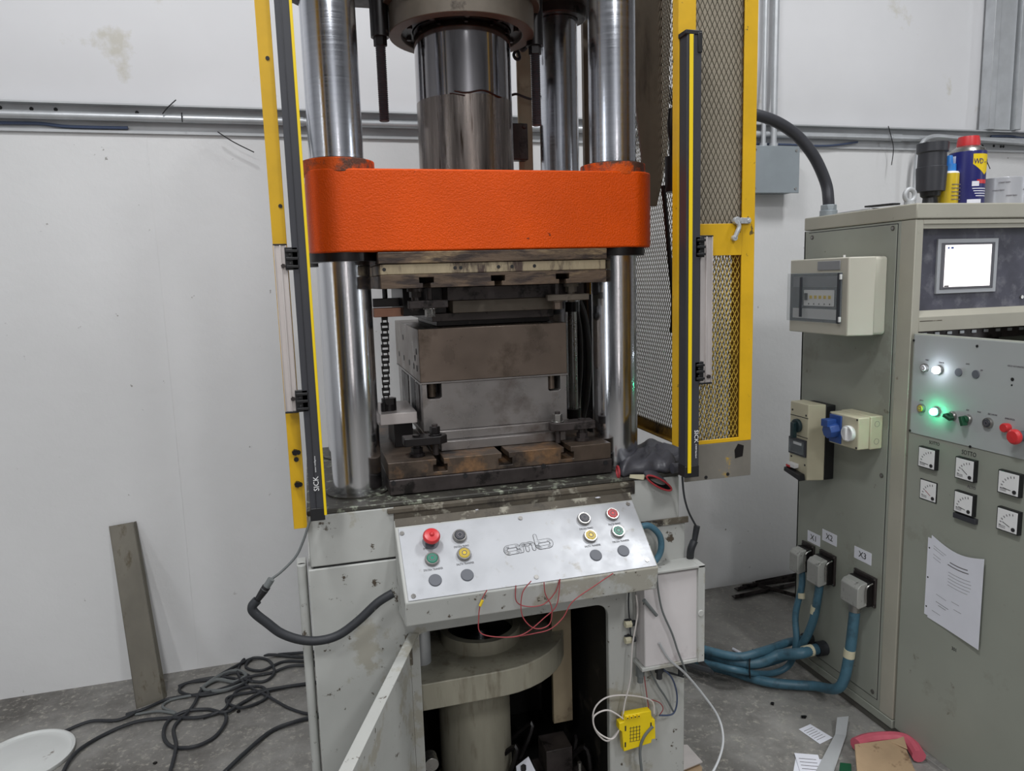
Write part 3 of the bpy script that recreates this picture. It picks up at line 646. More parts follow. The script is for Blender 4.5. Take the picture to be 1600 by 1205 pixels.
for s_ in strokes: stroke(s_, .0074, .0005, 'alu_plate', b)
obj('logo', b, None, fp)
# red wires under the console
def wire(name, pts, r, m, label, cat='wire', seg=8, group=None, k=8):
    b = B(); b.tube(pts, r, seg, k); return tag(obj(name, b, m), label, cat, group)
yy = 1.548
wire('wire', [aY(p, q, yy) for p, q in ((761, 922), (752, 940), (748, 965), (752, 990), (790, 996), (820, 990), (850, 966), (870, 945), (875, 905))], .0013, 'wire_red', 'thin red wire looping down from the console bottom, leftmost of the loose red wires')
wire('wire', [aY(p, q, yy + .004) for p, q in ((806, 915), (807, 940), (825, 948), (850, 944), (868, 925), (874, 906))], .0013, 'wire_red', 'thin red wire in a short loop lying against the console lower face')
wire('wire', [aY(p, q, yy - .004) for p, q in ((830, 908), (816, 928), (816, 962), (835, 982), (858, 976), (862, 950), (852, 928), (850, 910))], .0013, 'wire_red', 'thin red wire hanging in a round loop over the press opening')
wire('wire', [aY(p, q, yy + .002) for p, q in ((958, 896), (930, 915), (895, 940), (880, 965), (860, 983), (835, 990), (800, 996))], .0013, 'wire_red', 'thin red wire crossing diagonally from the console right end to the opening')
b = B(); p = aY(754, 938, yy - .003); q = aY(750, 947, yy - .003); b.cyl(p, q, .0035, seg=12); tag(obj('wire_splice', b, 'yellow_btn'), 'tiny yellow splice on the leftmost red wire', 'connector')
b = B(); b.tube([aY(p, q, YF - .03) for p, q in ((998, 824), (1015, 822), (1031, 838), (1032, 862), (1020, 880), (1004, 882))], .0085, 14); tag(obj('blue_hose', b, 'hose_blue'), 'short blue hose looping out of the right side of the button console', 'hose')
# ================================================================== GUARDS
def xmesh(b, P0, U, V, W, H, cw, ch, t=.0016, th=.0014):
    P0, U, V = Vector(P0), Vector(U).normalized(), Vector(V).normalized(); N_ = U.cross(V)
    nu, nv = int(W / (cw / 2)), int(H / (ch / 2)); du, dv_ = W / nu, H / nv
    for i in range(nu):
        for j in range(nv):
            a, c = ((i, j), (i + 1, j + 1)) if (i + j) % 2 == 0 else ((i, j + 1), (i + 1, j))
            A = P0 + U * a[0] * du + V * a[1] * dv_; Cc = P0 + U * c[0] * du + V * c[1] * dv_
            s_ = U * t / 2
            b.hexa([A - s_, A + s_, Cc + s_, Cc - s_], [A - s_ + N_ * th, A + s_ + N_ * th, Cc + s_ + N_ * th, Cc - s_ + N_ * th])
gr = thing('machine_guard', 'yellow steel and mesh guard standing at the right of the press', 'machine guard', (.98, 1.9, 1.08))
GY = 1.622; gx0, gx1 = .872, 1.083; wx0, wx1 = .917, 1.047
b = B().use('yellow'); b.box(gx0, GY, 1.172, wx0, GY + .004, 2.7); b.box(wx1, GY, 1.172, gx1, GY + .004, 2.7); b.box(wx0, GY, 1.645, wx1, GY + .004, 1.722); b.box(wx0, GY, 1.172, wx1, GY + .004, 1.182)
b.box(gx1 - .004, GY + .004, 1.172, gx1, GY + .03, 2.7); b.box(gx0, GY + .004, 1.172, gx0 + .004, GY + .03, 2.7)
b.use('yellow_bare'); b.box(gx0 + .02, GY, 1.078, gx1, GY + .004, 1.1715)
obj('front_frame', b, None, gr, .0008)
b = B()
for px, py in ((1103, 746), (1137, 741)): p = aY(px, py, GY); b = B(); b.cyl((p.x, GY - .001, p.z), (p.x, GY + .001, p.z), .0045, seg=14); obj('bolt_hole', b, 'black', gr)
b = B(); p = aY(1155, 705, GY); b.poly3([(p.x - .012, GY - .0006, p.z - .018), (p.x + .010, GY - .0006, p.z - .014), (p.x + .013, GY - .0006, p.z + .014), (p.x - .004, GY - .0006, p.z + .02), (p.x - .014, GY - .0006, p.z + .004)], (0, .0005, 0)); obj('paint_chip', b, 'black_oil', gr)
b = B(); xmesh(b, (wx0, GY + .010, 1.182), (1, 0, 0), (0, 0, 1), wx1 - wx0, 1.645 - 1.182, .0115, .024); obj('lower_mesh', b, 'mesh_yellow', gr)
b = B(); xmesh(b, (wx0, GY + .006, 1.722), (1, 0, 0), (0, 0, 1), wx1 - wx0, .75, .0125, .026, .0018); obj('upper_mesh', b, 'mesh_grey', gr)
b = B(); b.box(wx0 - .003, GY + .014, 1.716, wx1 + .003, GY + .017, 2.6); obj('backing_sheet', b, 'backing_sheet', gr)
# side return with its own mesh
SX = 1.079
b = B(); b.box(SX - .003, GY + .03, 1.09, SX, GY + .092, 2.7); b.box(SX - .035, 2.30, 1.09, SX, 2.335, 2.7); b.box(SX - .003, GY + .055, 1.09, SX, 2.30, 1.125); b.box(SX - .025, GY + .03, 1.088, SX, 2.335, 1.092)
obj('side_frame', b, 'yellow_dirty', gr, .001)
b = B(); xmesh(b, (SX - .006, GY + .088, 1.12), (0, 1, 0), (0, 0, 1), .60, 1.45, .0135, .026, .0024); obj('side_mesh', b, 'mesh_grey', gr)
for z in (2.44,):
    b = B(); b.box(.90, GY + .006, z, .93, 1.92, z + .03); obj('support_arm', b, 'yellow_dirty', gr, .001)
# latch bracket
b = B(); p = aY(1150, 345, GY - .004); q = aY(1171, 345, GY - .004); r_ = aY(1147, 372, GY - .004)
b.box(p.x, GY - .006, p.z - .007, q.x + .002, GY - .001, p.z + .007); b.box(p.x + .010, GY - .010, p.z - .0072, p.x + .018, GY - .006, p.z + .0072)
b.tube([(p.x + .001, GY - .007, p.z), (p.x + .006, GY - .008, p.z - .014), (p.x + .002, GY - .008, p.z - .026), (r_.x, GY - .006, r_.z)], .0055, 10)
b.cyl((p.x, GY - .012, p.z), (p.x, GY - .001, p.z), .009, seg=20); b.cyl((r_.x, GY - .010, r_.z), (r_.x, GY - .001, r_.z), .007, seg=20); b.cyl((q.x - .002, GY - .009, q.z), (q.x - .002, GY - .005, q.z), .005, seg=6)
obj('latch', b, 'galv', gr, .0006, label='zinc plated latch bracket')
# filter unit and hose seen behind the side mesh
b = B(); 
pz = aY(1052, 268, 1.95); b.cyl((pz.x, 1.95, aY(1052, 300, 1.95).z), (pz.x, 1.95, aY(1052, 245, 1.95).z), .024); b.cyl((pz.x, 1.95, aY(1052, 245, 1.95).z), (pz.x, 1.95, aY(1052, 215, 1.95).z), .012)
b.tube([aY(p, q, 1.95) for p, q in ((1050, 170), (1048, 200), (1052, 225))], .010, 10)
tag(obj('air_filter', b, 'black_oil'), 'dark air filter bowl hanging inside the right guard', 'filter')
b = B(); b.tube([aY(p, q, 1.97) for p, q in ((1036, 290), (1040, 330), (1046, 400), (1052, 470), (1050, 520))], .007, 8)
tag(obj('air_hose', b, 'black_oil'), 'thin black hose hanging inside the mesh of the right guard', 'hose')
# left guard strip
gl = thing('guard_post', 'yellow steel angle post standing at the left edge of the press', 'guard post', (-.05, 1.70, 1.046))
b = B().use('yellow'); b.box(-.066, 1.700, 1.046, -.036, 1.704, 2.7); b.box(-.066, 1.704, 1.046, -.062, 1.735, 2.7); obj('angle', b, None, gl, .0008)
b = B()
for px, py in ((418, 91), (438, 322), (466, 707), (463, 718), (469, 757), (477, 732)):
    p = aY(px, py, 1.70)
    if -.066 < p.x < -.036: b = B(); b.cyl((p.x, 1.6985, p.z), (p.x, 1.7005, p.z), .0042 if py < 700 else .0055, seg=14); obj('bolt_hole', b, 'black', gl)
b = B(); p = aY(466, 707, 1.69); b.cyl((-.051, 1.688, aY(466, 707, 1.69).z), (-.051, 1.70, aY(466, 707, 1.69).z), .007, seg=6); b.cyl((-.051, 1.688, aY(470, 757, 1.69).z), (-.051, 1.70, aY(470, 757, 1.69).z), .007, seg=6); obj('bolt', b, 'black_oil', gl)
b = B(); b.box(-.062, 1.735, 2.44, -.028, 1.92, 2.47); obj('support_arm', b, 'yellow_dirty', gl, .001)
# light curtains
def curtain(name_label, x0, x1, y, z0, z1, sx0, sx1, rx0, rx1, rz0, rz1, tilt=0, brackets=(), rail_label='', stripe_right=True, rail_bolts=()):
    t = thing('light_curtain', name_label, 'light curtain', ((x0 + x1) / 2, y, z0))
    b = B().use('charcoal'); b.box(x0, y, z0 + .03, x1, y + .035, z1); 
    b.box(x0 + (x1 - x0) * .42, y - .002, z0 + .03, x0 + (x1 - x0) * .46, y, z1)
    obj('profile', b, None, t, .002)
    b = B(); b.box(x0 - .001, y - .001, z0, x1 + .001, y + .036, z0 + .03)
    obj('end_cap', b, 'black', t, .002); b = B()
    if z1 < 2.3: b.box(x0 - .004, y - .002, z1 - .006, x1 + .001, y + .036, z1 + .004); b.box(x1 - .010, y - .003, z1 - .045, x1 + .001, y, z1)
    if z1 < 2.3: obj('end_cap', b, 'black', t, .002)
    b = B(); b.box(sx0, y - .003, z0 + .012, sx1, y - .0005, z1 - (.006 if z1 < 2.3 else 0)); obj('stripe', b, 'cyel', t, .0008, label='bright yellow edge stripe')
    b = B().use('alu'); b.box(rx0, y + .012, rz0, rx1, y + .03, rz1); m_ = (rx0 + rx1) / 2; b.box(m_ - .001, y + .009, rz0, m_ + .002, y + .012, rz1); b.box(rx0, y + .009, rz0, rx0 + .002, y + .012, rz1); b.box(rx1 - .002, y + .009, rz0, rx1, y + .012, rz1)
    b.use('black'); b.box(rx0 - .001, y + .009, rz0 - .004, rx1 + .001, y + .031, rz0); b.box(rx0 - .001, y + .009, rz1, rx1 + .001, y + .031, rz1 + .003)
    obj('mounting_rail', b, None, t, .0006, label=rail_label)
    for zb in rail_bolts:
        b = B(); b.cyl((rx1 - .009, y + .006, zb), (rx1 - .009, y + .012, zb), .005, seg=6); obj('rail_bolt', b, 'dark_steel', t)
    for zb in brackets:
        bx0, bx1 = (rx1 - .004, x0 + .012) if rx1 < x0 + .01 else (x1 - .012, rx0 + .006)
        b = B(); b.box(bx0, y + .0, zb - .024, bx1, y + .012, zb + .024)
        for k in (-.018, -.001, .015): b.box(bx0 + .002, y - .006, zb + k - .002, bx1, y, zb + k + .004)
        for k in (-.011, .008): b.cyl(((bx0 + bx1) / 2 - .003, y - .005, zb + k), ((bx0 + bx1) / 2 - .003, y, zb + k), .003, seg=8)
        obj('bracket', b, 'black', t, .001)
    return t
LY = 1.655
tR = curtain('black and yellow safety light curtain on the right guard', .874, .911, 1.586, 1.10, 2.150, .8795, .889, .917, .951, 1.335, 1.69, brackets=(1.665, 1.365), rail_label='aluminium mounting rail', rail_bolts=(1.35,))
tL = curtain('black and yellow safety light curtain left of the press columns', -.026, .004, LY, 1.074, 2.7, .0035, .0095, -.0635, -.037, 1.327, 1.689, brackets=(1.66, 1.35), rail_label='aluminium mounting rail', rail_bolts=(1.645, 1.355))
Mt = Matrix(((0, 1, 0), (0, 0, 0), (1, 0, 0)))
def vtext(s_, size, x, y, z, parent, m='white', up=True):
    n = Vector((0, -1, 0)); u = Vector((0, 0, 1)) if up else Vector((0, 0, -1))
    text('lettering', s_, size, frame((x, y, z), u, n), m, parent, sx=1.0)
p = aY(501, 755, LY); vtext('SICK', .0165, -.009, LY - .0025, p.z, tL); vtext('sensor intelligence', .005, -.009, LY - .0025, p.z + .045, tL)
p = aY(1073, 685, 1.586); vtext('SICK', .0155, .902, 1.5835, aY(1073, 683, 1.586).z, tR, up=False); vtext('C4000 Standard', .0055, .902, 1.5835, aY(1073, 706, 1.586).z, tR, up=False)
# cables of the curtains
wire('cable', [aY(p, q, LY + .02) for p, q in ((491, 800), (484, 815), (474, 845), (462, 870), (440, 893), (424, 905))], .003, 'wire_grey', 'thin grey cable hanging from the left light curtain to its plug', 'cable')
b = B().use('wire_grey'); q0, q1, q2 = aY(424, 905, LY), aY(413, 922, LY), aY(402, 938, LY); b.cyl(q0, q1, .008); b.use('black'); b.cyl(q1, q2, .0095, .007); b.ring(q1 + (q0 - q1) * .1, q1 + (q0 - q1) * .3, .008, .0095)
tag(obj('cable_plug', b, None), 'dark round cable plug hanging left of the press base', 'plug')
b = B(); b.tube([aY(p, q, LY) for p, q in ((402, 938), (394, 948), (398, 958), (418, 974), (440, 990), (470, 1000), (500, 1001), (530, 992), (560, 970), (590, 942), (614, 927))], .0105, 14)
tag(obj('cable_loom', b, 'black_rubber'), 'thick black sleeved cable sagging from the console left end to the plug', 'cable')
wire('cable', [aY(p, q, 1.68) for p, q in ((1066, 745), (1069, 775), (1076, 800), (1088, 823))], .0028, 'black_rubber', 'thin black cable hanging below the right light curtain', 'cable')
b = B().use('black_rubber'); q0, q1 = aY(1089, 822, 1.70), aY(1085, 845, 1.70); b.cyl(q0, q1, .0085, .0075); b.tube([q1, aY(1079, 862, 1.70), aY(1078, 890, 1.74)], .010, 10)
tag(obj('cable_plug', b, None), 'dark cable plug beside the right edge of the press base', 'plug')
# white electrical box on the press front right
eb = thing('electrical_box', 'off-white sheet metal electrical box on the lower right of the press', 'electrical box', (.88, 1.70, .57))
b = B(); b.box(.800, 1.665, .566, .962, YF, .822); obj('body', b, 'box_white', eb, .003)
b = B(); b.box(.953, 1.655, .560, .972, YF + .004, .835); b.box(.790, 1.655, .828, .972, YF, .834); b.box(.790, 1.66, .558, .972, YF, .567); b.cyl((.960, 1.652, .70), (.960, 1.656, .70), .009, seg=14); obj('flange', b, 'press_paint', eb, .001)
for i, (px, py) in enumerate(((1000, 1022), (1030, 1014), (1064, 1000))):
    p = aY(px, py, 1.69); b = B(); b.cyl((p.x, 1.69, .530), (p.x, 1.69, .558), .012, seg=6); b.cyl((p.x, 1.69, .512), (p.x, 1.69, .530), .008); obj('cable_gland', b, 'black_rubber' if i else 'wire_grey', eb)
# safety relay
Mr = frame(aY(968, 1112, 1.70), aY(1018, 1103, 1.70) - aY(968, 1112, 1.70), (0, -1, 0))
rt = thing('safety_relay', 'yellow safety relay module dangling on wires below the press console', 'relay', Mr.translation)
wd = (aY(1018, 1103, 1.70) - aY(968, 1112, 1.70)).length
sgn_ = 1 if (Mr.to_3x3() @ Vector((0, 1, 0))).z > 0 else -1
Mr2 = Mr @ Matrix.Rotation(0, 4, 'Z')
b = B(Mr2); H_ = .105
pr = [(0.006, 0), (wd - .012, 0), (wd - .010, -.025), (wd, -.028), (wd + .003, -.085), (wd - .008, -.085), (wd - .010, -.095), (.004, -H_), (-.002, -.045), (-.010, -.04), (-.010, -.02), (.004, -.018)]
b.prism([(x, y * sgn_) for x, y in pr], 'z', 0, .022); obj('case', b, 'relay_yellow', rt, .0015)
b = B(Mr2).use('ink')
for k in range(4): b.box(.022 + k * .009, -.078 * 1, .0221, .0235 + k * .009, -.036, .0224)
for k in range(5): b.box(.020, -.080 + k * .010, .0221, .052, -.0788 + k * .010, .0224)
b.box(.006, -.030, .0221, .010, -.045, .0224); b.box(wd - .014, -.034, .0221, wd - .010, -.052, .0224); b.box(.006, -.078, .0221, .010, -.092, .0224)
obj('diagram', b, None, rt)
b = B(Mr2).use('cyel')
for k in range(4): b.box(.008 + k * .011, -.010, .022, .016 + k * .011, -.002, .027)
b.use('ink')
for k in range(4): b.cyl((.012 + k * .011, -.006, .0268), (.012 + k * .011, -.006, .0274), .0022, seg=10)
obj('terminal', b, None, rt, .0005)
# loose wires around the relay
Wp = lambda L_, y=1.70: [aY(p, q, y) for p, q in L_]
wire('wire', Wp(((994, 930), (996, 960), (988, 1010), (985, 1060), (976, 1100), (972, 1130)), 1.69), .0022, 'wire_white', 'long white wire hanging straight down to the yellow relay')
wire('wire', Wp(((975, 1124), (950, 1110), (928, 1120), (932, 1142), (955, 1155), (968, 1140), (974, 1128)), 1.685), .0022, 'wire_white', 'white wire curled in a small loop left of the yellow relay')
wire('wire', Wp(((1022, 1115), (1018, 1095), (985, 1087), (948, 1090), (928, 1110), (930, 1140), (950, 1158), (972, 1135)), 1.69), .0022, 'wire_white', 'white wire arching over the top of the yellow relay')
wire('wire', Wp(((1004, 925), (1003, 960), (1004, 1000), (1006, 1050), (1014, 1110)), 1.698), .0014, 'wire_red', 'thin dark red wire falling from the console to the yellow relay')
wire('wire', Wp(((1030, 1118), (1036, 1108), (1030, 1098), (1012, 1092)), 1.695), .0014, 'wire_red', 'short red wire bowed at the upper right of the yellow relay')
wire('cable', Wp(((1020, 1135), (1006, 1152), (1000, 1175), (1004, 1215)), 1.675), .004, 'wire_grey', 'grey sheathed cable hanging below the front of the yellow relay', 'cable')
wire('cable', Wp(((1026, 893), (1028, 920), (1035, 955), (1050, 990), (1060, 1020), (1072, 1050)), 1.65), .0028, 'wire_grey', 'grey cable falling across the front of the off-white box', 'cable')
b = B(); b.tube([aY(1030, 1005, 1.66), aY(1045, 1030, 1.66), aY(1070, 1052, 1.66), aY(1098, 1085, 1.66), aY(1122, 1120, 1.64), aY(1130, 1155, 1.60), aY(1122, 1190, 1.56), aY(1100, 1230, 1.52)], .0032, 8)
tag(obj('cable', b, 'galv_dull'), 'pale grey cable swinging free right of the press base toward the floor', 'cable')
wire('cable', Wp(((1010, 1035), (1030, 1042), (1050, 1060), (1058, 1090), (1052, 1115), (1030, 1118)), 1.69), .0024, 'wire_blue', 'blue-grey wire bowing out right above the yellow relay', 'cable')
wire('cable', Wp(((1008, 1036), (1030, 1046), (1048, 1052), (1068, 1058)), 1.695), .003, 'black_rubber', 'short black cable under the off-white electrical box', 'cable')
wire('cable', Wp(((1012, 1042), (1028, 1072), (1040, 1090), (1052, 1112)), 1.70), .0026, 'wire_grey', 'grey and black wire slanting down behind the yellow relay', 'cable')
wire('cable', Wp(((1006, 945), (1010, 925), (1005, 905), (1008, 880)), 1.67), .0024, 'black_rubber', 'black wire rising behind the console right end', 'cable')
b = B(); b.cyl(aY(1006, 938, 1.655), aY(1026, 962, 1.655), .0055, .0045, 12); tag(obj('wire_sleeve', b, 'wire_grey'), 'short grey heat shrink sleeve hanging in front of the off-white box', 'sleeve')
wire('cable', Wp(((1030, 1024), (1055, 1030), (1080, 1040), (1108, 1048)), 1.78), .009, 'black_rubber', 'thick black cable leaving the underside of the off-white box', 'cable')
wire('cable', Wp(((983, 918), (982, 945), (984, 975), (986, 1000)), 1.705), .0022, 'black_rubber', 'short black wire going down to the small cable glands', 'cable')
for px, py, nm in ((983, 975, 'upper'), (983, 1000, 'lower')):
    p = aY(px, py, YF - .014); b = B().use('cream_glue'); b.cyl((p.x - .012, p.y, p.z), (p.x + .006, p.y, p.z), .0095, seg=6); b.use('black_rubber'); b.cyl((p.x + .006, p.y, p.z), (p.x + .018, p.y, p.z), .008, seg=12); b.box(p.x - .008, p.y, p.z - .008, p.x + .01, YF, p.z + .008)
    tag(obj('cable_gland', b, None), f'{nm} one of two small dirty white cable glands left of the electrical box', 'cable gland')
wire('cable', [aY(1083, 1000, 1.85), aY(1092, 1030, 1.9), aY(1112, 1052, 1.95)], .009, 'black_rubber', 'black cable running down beside the press to the blue hoses', 'cable')
# ================================================================== CONTROL CABINET
CX, CY0, CY1, CZ = 1.843, 1.90, 2.435, 1.80; CXR = 2.62
cb_ = thing('control_cabinet', 'tall grey electrical control cabinet with monitor and open instrument door', 'cabinet', (2.2, 2.15, 0))
b = B().use('cab'); b.box(CX, CY0 + .06, .06, CX + .012, CY1, 1.75); b.box(CXR - .012, CY0, .06, CXR, CY1, 1.75); b.box(CX, CY1 - .01, .06, CXR, CY1, 1.75)
b.use('cab_edge'); b.box(CX, CY0, .06, CX + .030, CY0 + .06, 1.75); b.box(CXR - .03, CY0, .06, CXR, CY0 + .06, 1.75); b.box(CX + .03, CY0, 1.735, CXR - .03, CY0 + .03, 1.75)
obj('body', b, None, cb_, .002)
b = B().use('cab_edge'); b.box(CX - .002, CY0 - .003, 1.752, CXR + .002, CY1, CZ); obj('top_cap', b, None, cb_, .004)
b = B().use('cab_dark'); b.box(CX + .004, CY0 + .004, 0, CXR, CY1, .055); b.use('cab'); b.box(CX - .002, CY0 - .001, .028, CXR, CY1, .058); obj('plinth', b, None, cb_, .002)
b = B().use('black'); b.box(CX - .0005, CY0 + .070, .092, CX + .001, CY1 - .026, 1.764 - .02)
b.use('cab'); b.box(CX - .003, CY0 + .073, .096, CX + .001, CY1 - .029, 1.741); sp = obj('side_panel', b, None, cb_, .001)
for y, z in ((1.99, 1.73), (2.385, 1.725), (1.992, .905), (1.99, .115)):
    b = B().use('cab_dark'); b.cyl((CX - .005, y, z), (CX - .003, y, z), .008, seg=16); b.use('steel'); b.cyl((CX - .006, y, z), (CX - .005, y, z), .0045, seg=12); obj('quarter_turn_lock', b, None, sp)
b = B(); b.box(CX + .03, CY0 + .034, 1.463, CXR - .03, CY0 + .038, 1.735); mp_ = obj('monitor_panel', b, 'monitor_panel', cb_)
b = B(); b.box(CX + .03, CY0 + .004, 1.722, CXR - .03, CY0 + .034, 1.735); obj('soffit', b, 'cab_edge', cb_)
b = B(); p = aY(1595, 464, CY0 + .034); b.cyl((p.x, CY0 + .028, p.z), (p.x, CY0 + .034, p.z), .006, seg=16); obj('panel_screw', b, 'steel', mp_)
b = B().use('bezel'); b.prism([(1.960, 1.515), (2.205, 1.515), (2.205, 1.690), (1.960, 1.690)], 'y', CY0 + .026, CY0 + .034)
b.use('bezel_dark'); b.box(1.974, CY0 + .024, 1.528, 2.190, CY0 + .026, 1.677); sc_ = obj('screen_frame', b, None, cb_, .002)
b = B(); b.box(1.987, CY0 + .0225, 1.536, 2.174, CY0 + .024, 1.670); scr = obj('screen', b, 'screen', sc_, label='glowing white screen')
b = B().use('blue'); b.box(1.995, CY0 + .0215, 1.658, 2.001, CY0 + .0225, 1.664); b.box(2.008, CY0 + .0215, 1.658, 2.018, CY0 + .0225, 1.664); b.use('ink'); b.box(1.988, CY0 + .0215, 1.5365, 2.006, CY0 + .0225, 1.541); obj('screen_icon', b, None, scr)
b = B().use('cab_edge'); b.prism([(CY0 - .001, 1.398), (CY0 + .05, 1.398), (CY0 + .05, 1.463), (CY0 + .02, 1.463), (CY0 - .001, 1.444)], 'x', CX + .029, CXR - .03); obj('shelf_bar', b, None, cb_, .001)
b = B(); b.box(CX + .03, CY0 + .002, 1.4445, CX + .10, CY0 + .003, 1.4475) if False else b.box(CX + .032, CY0 - .0014, 1.430, CX + .12, CY0 - .0008, 1.4325); obj('scratch', b, 'press_grime', cb_)
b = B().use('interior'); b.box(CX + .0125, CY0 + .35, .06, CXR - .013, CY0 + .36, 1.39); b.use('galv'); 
for k in range(12): b.box(CX + .08 + k * .055, CY0 + .2, 1.362, CX + .10 + k * .055, CY0 + .203, 1.372)
b.use('dark_steel'); b.box(CX + .03, CY0 + .203, 1.34, CXR - .03, CY0 + .206, 1.39)
obj('mounting_plate', b, None, cb_)
# door standing open at a right angle to the front
DX = 1.846; dno = Vector((-1, 0, 0))
def dp(px, py, x=DX): return hit(px, py, (x, 0, 0), dno)
dr = B().use('cab'); dr.box(DX, 1.08, .035, DX + .022, 1.893, 1.395); door2 = obj('door', dr, None, cb_, .003, label='grey hinged instrument door, open')
b = B(); b.box(DX - .003, 1.14, 1.076, DX, 1.884, 1.392); ip = obj('instrument_panel', b, 'cab_panel', door2, .0008)
PX = DX - .003
def ipp(px, py): return dp(px, py, PX)
b = B()
for px, py in ((1428, 532), (1527, 541), (1422, 673), (1516, 698)): p = ipp(px, py); b.cyl(p, p + dno * .0015, .004, seg=12)
obj('panel_screw', b, 'black', door2)
def dbutton(px, py, m, r=.013, nm='push_button', lab=None): button(px, py, m, nm, cb_, ipp, dno, r, lab)
dbutton(1446, 575, 'white', lab='unlit white lamp'); dbutton(1468, 578, 'white_led', nm='indicator_lamp', lab='lit white lamp')
plug(1498, 582, cb_, ipp, dno, .0125); plug(1525, 585, cb_, ipp, dno, .0125)
dbutton(1441, 638, 'yellow_btn', lab='yellow push button'); dbutton(1464, 643, 'green_led', nm='indicator_lamp', lab='lit green lamp')
dbutton(1545, 661, 'black_btn', r=.0145, lab='black push button')
for px, py, an in ((1489, 650, 200), (1513, 655, 250)):
    p = ipp(px, py); b = B().use('steel'); b.lathe(p, dno, [(.0145, 0), (.0145, .006), (.012, .010), (0, .010)], 28)
    b.use('green_dark'); b.cyl(p + dno * .010, p + dno * .020, .011, .0105, 24)
    d_ = Vector((0, math.cos(math.radians(an)), math.sin(math.radians(an)))); s_ = Vector((0, -d_.z, d_.y)); c_ = p + dno * .012
    b.poly3([c_ - s_ * .005 - d_ * .010, c_ - s_ * .005 + d_ * .018, c_ + s_ * .005 + d_ * .018, c_ + s_ * .005 - d_ * .010], dno * .018)
    obj('selector_switch', b, None, cb_, .001)
p = ipp(1575, 668); b = B().use('red'); b.lathe(p, dno, [(.012, 0), (.013, .014), (.011, .018), (0, .018)], 28); obj('push_button', b, None, cb_, label='red push button')
p = ipp(1600, 681); b = B().use('grey_plug'); b.lathe(p, dno, [(.014, 0), (.012, .03), (0, .03)], 24); b.use('red'); b.lathe(p + dno * .026, dno, [(.014, 0), (.021, .004), (.021, .010), (.016, .016), (0, .018)], 32); obj('emergency_button', b, None, cb_, label='large red mushroom button')
b = B(); p = ipp(1582, 593); b.cyl(p, p + dno * .001, .005, seg=14); p = ipp(1581, 602); b.cyl(p, p + dno * .001, .0025, seg=10); obj('keyhole', b, 'black', ip)
# moving-coil meters
MW = .066
for k, (px, py, ang, ink) in enumerate(((1453.5, 715.5, 5, 'ink'), (1451, 767, 32, 'red_dark'), (1513, 733, 35, 'ink'), (1511, 786, 10, 'ink'), (1582, 755, 8, 'ink'), (1580, 813, 22, 'ink'))):
    p = dp(px, py); t0 = .014 if k != 1 else .002
    b = B().use('black'); b.box(DX - t0, p.y - MW / 2, p.z - MW / 2, DX, p.y + MW / 2, p.z + MW / 2)
    b.use('white'); h_ = MW / 2 - .003; b.box(DX - t0 - .0012, p.y - h_, p.z - h_, DX - t0, p.y + h_, p.z + h_)
    me_ = obj('panel_meter', b, None, cb_, .0005)
    b = B().use(ink); xx = DX - t0 - .0014
    pv = Vector((xx, p.y - .020, p.z - .020))
    b.use('ink').cyl(pv, pv + dno * .002, .0055, seg=16); b.use(ink)
    a = math.radians(180 - ang); d_ = Vector((0, math.cos(math.radians(ang)), math.sin(math.radians(ang))))
    s_ = Vector((0, -d_.z, d_.y)) * .0009
    A, Bq = pv + d_ * .012, pv + d_ * .036
    b.poly3([A - s_, Bq - s_, Bq + s_, A + s_], dno * .0003)
    b.use('ink_soft')
    for j in range(7):
        aa = math.radians(5 + 80 * j / 6); dd = Vector((0, math.cos(aa), math.sin(aa))); ss = Vector((0, -dd.z, dd.y)) * .0012
        A, Bq = pv + dd * .038, pv + dd * .044
        b.poly3([A - ss, Bq - ss, Bq + ss, A + ss], dno * .0003)
    for j in range(3): b.box(xx - .0003, p.y + .004, p.z - .018 - .003 * j, xx, p.y + .024, p.z - .0170 - .003 * j)
    obj('dial', b, None, me_)
p = dp(1511, 809); b = B(); b.box(DX - .013, p.y - .038, p.z - .009, DX, p.y + .038, p.z + .007); obj('meter_ledge', b, 'charcoal', cb_, .001)
def dtext(s_, px, py, size, m='ink', x=None, sx=.8):
    q = dp(px, py, PX if py < 690 else DX); text('lettering', s_, size, frame(q + dno * .0004, (0, -1, 0), dno), m, cb_, sx=sx)
dtext('SOTTO', 1460, 693, .015, 'ink'); dtext('SOTTO', 1514, 709, .019, 'ink'); dtext('ALTO', 1518, 762, .014, 'ink_soft')
dtext('OFF', 1572, 702, .016); dtext('301', 1491, 1015, .016)
for s_, px, py in (('RESET', 1449, 563), ('MARCIA', 1471, 567), ('LUCE', 1512, 569), ('24V', 1534, 579), ('CICLO AUTOMATICO', 1588, 573), ('AVVIO', 1440, 626), ('AUT', 1512, 641), ('MAN', 1530, 644), ('ESCLUSIONE', 1551, 648), ('EMERGENZA', 1578, 655)):
    dtext(s_, px, py, .0065, 'ink_soft')
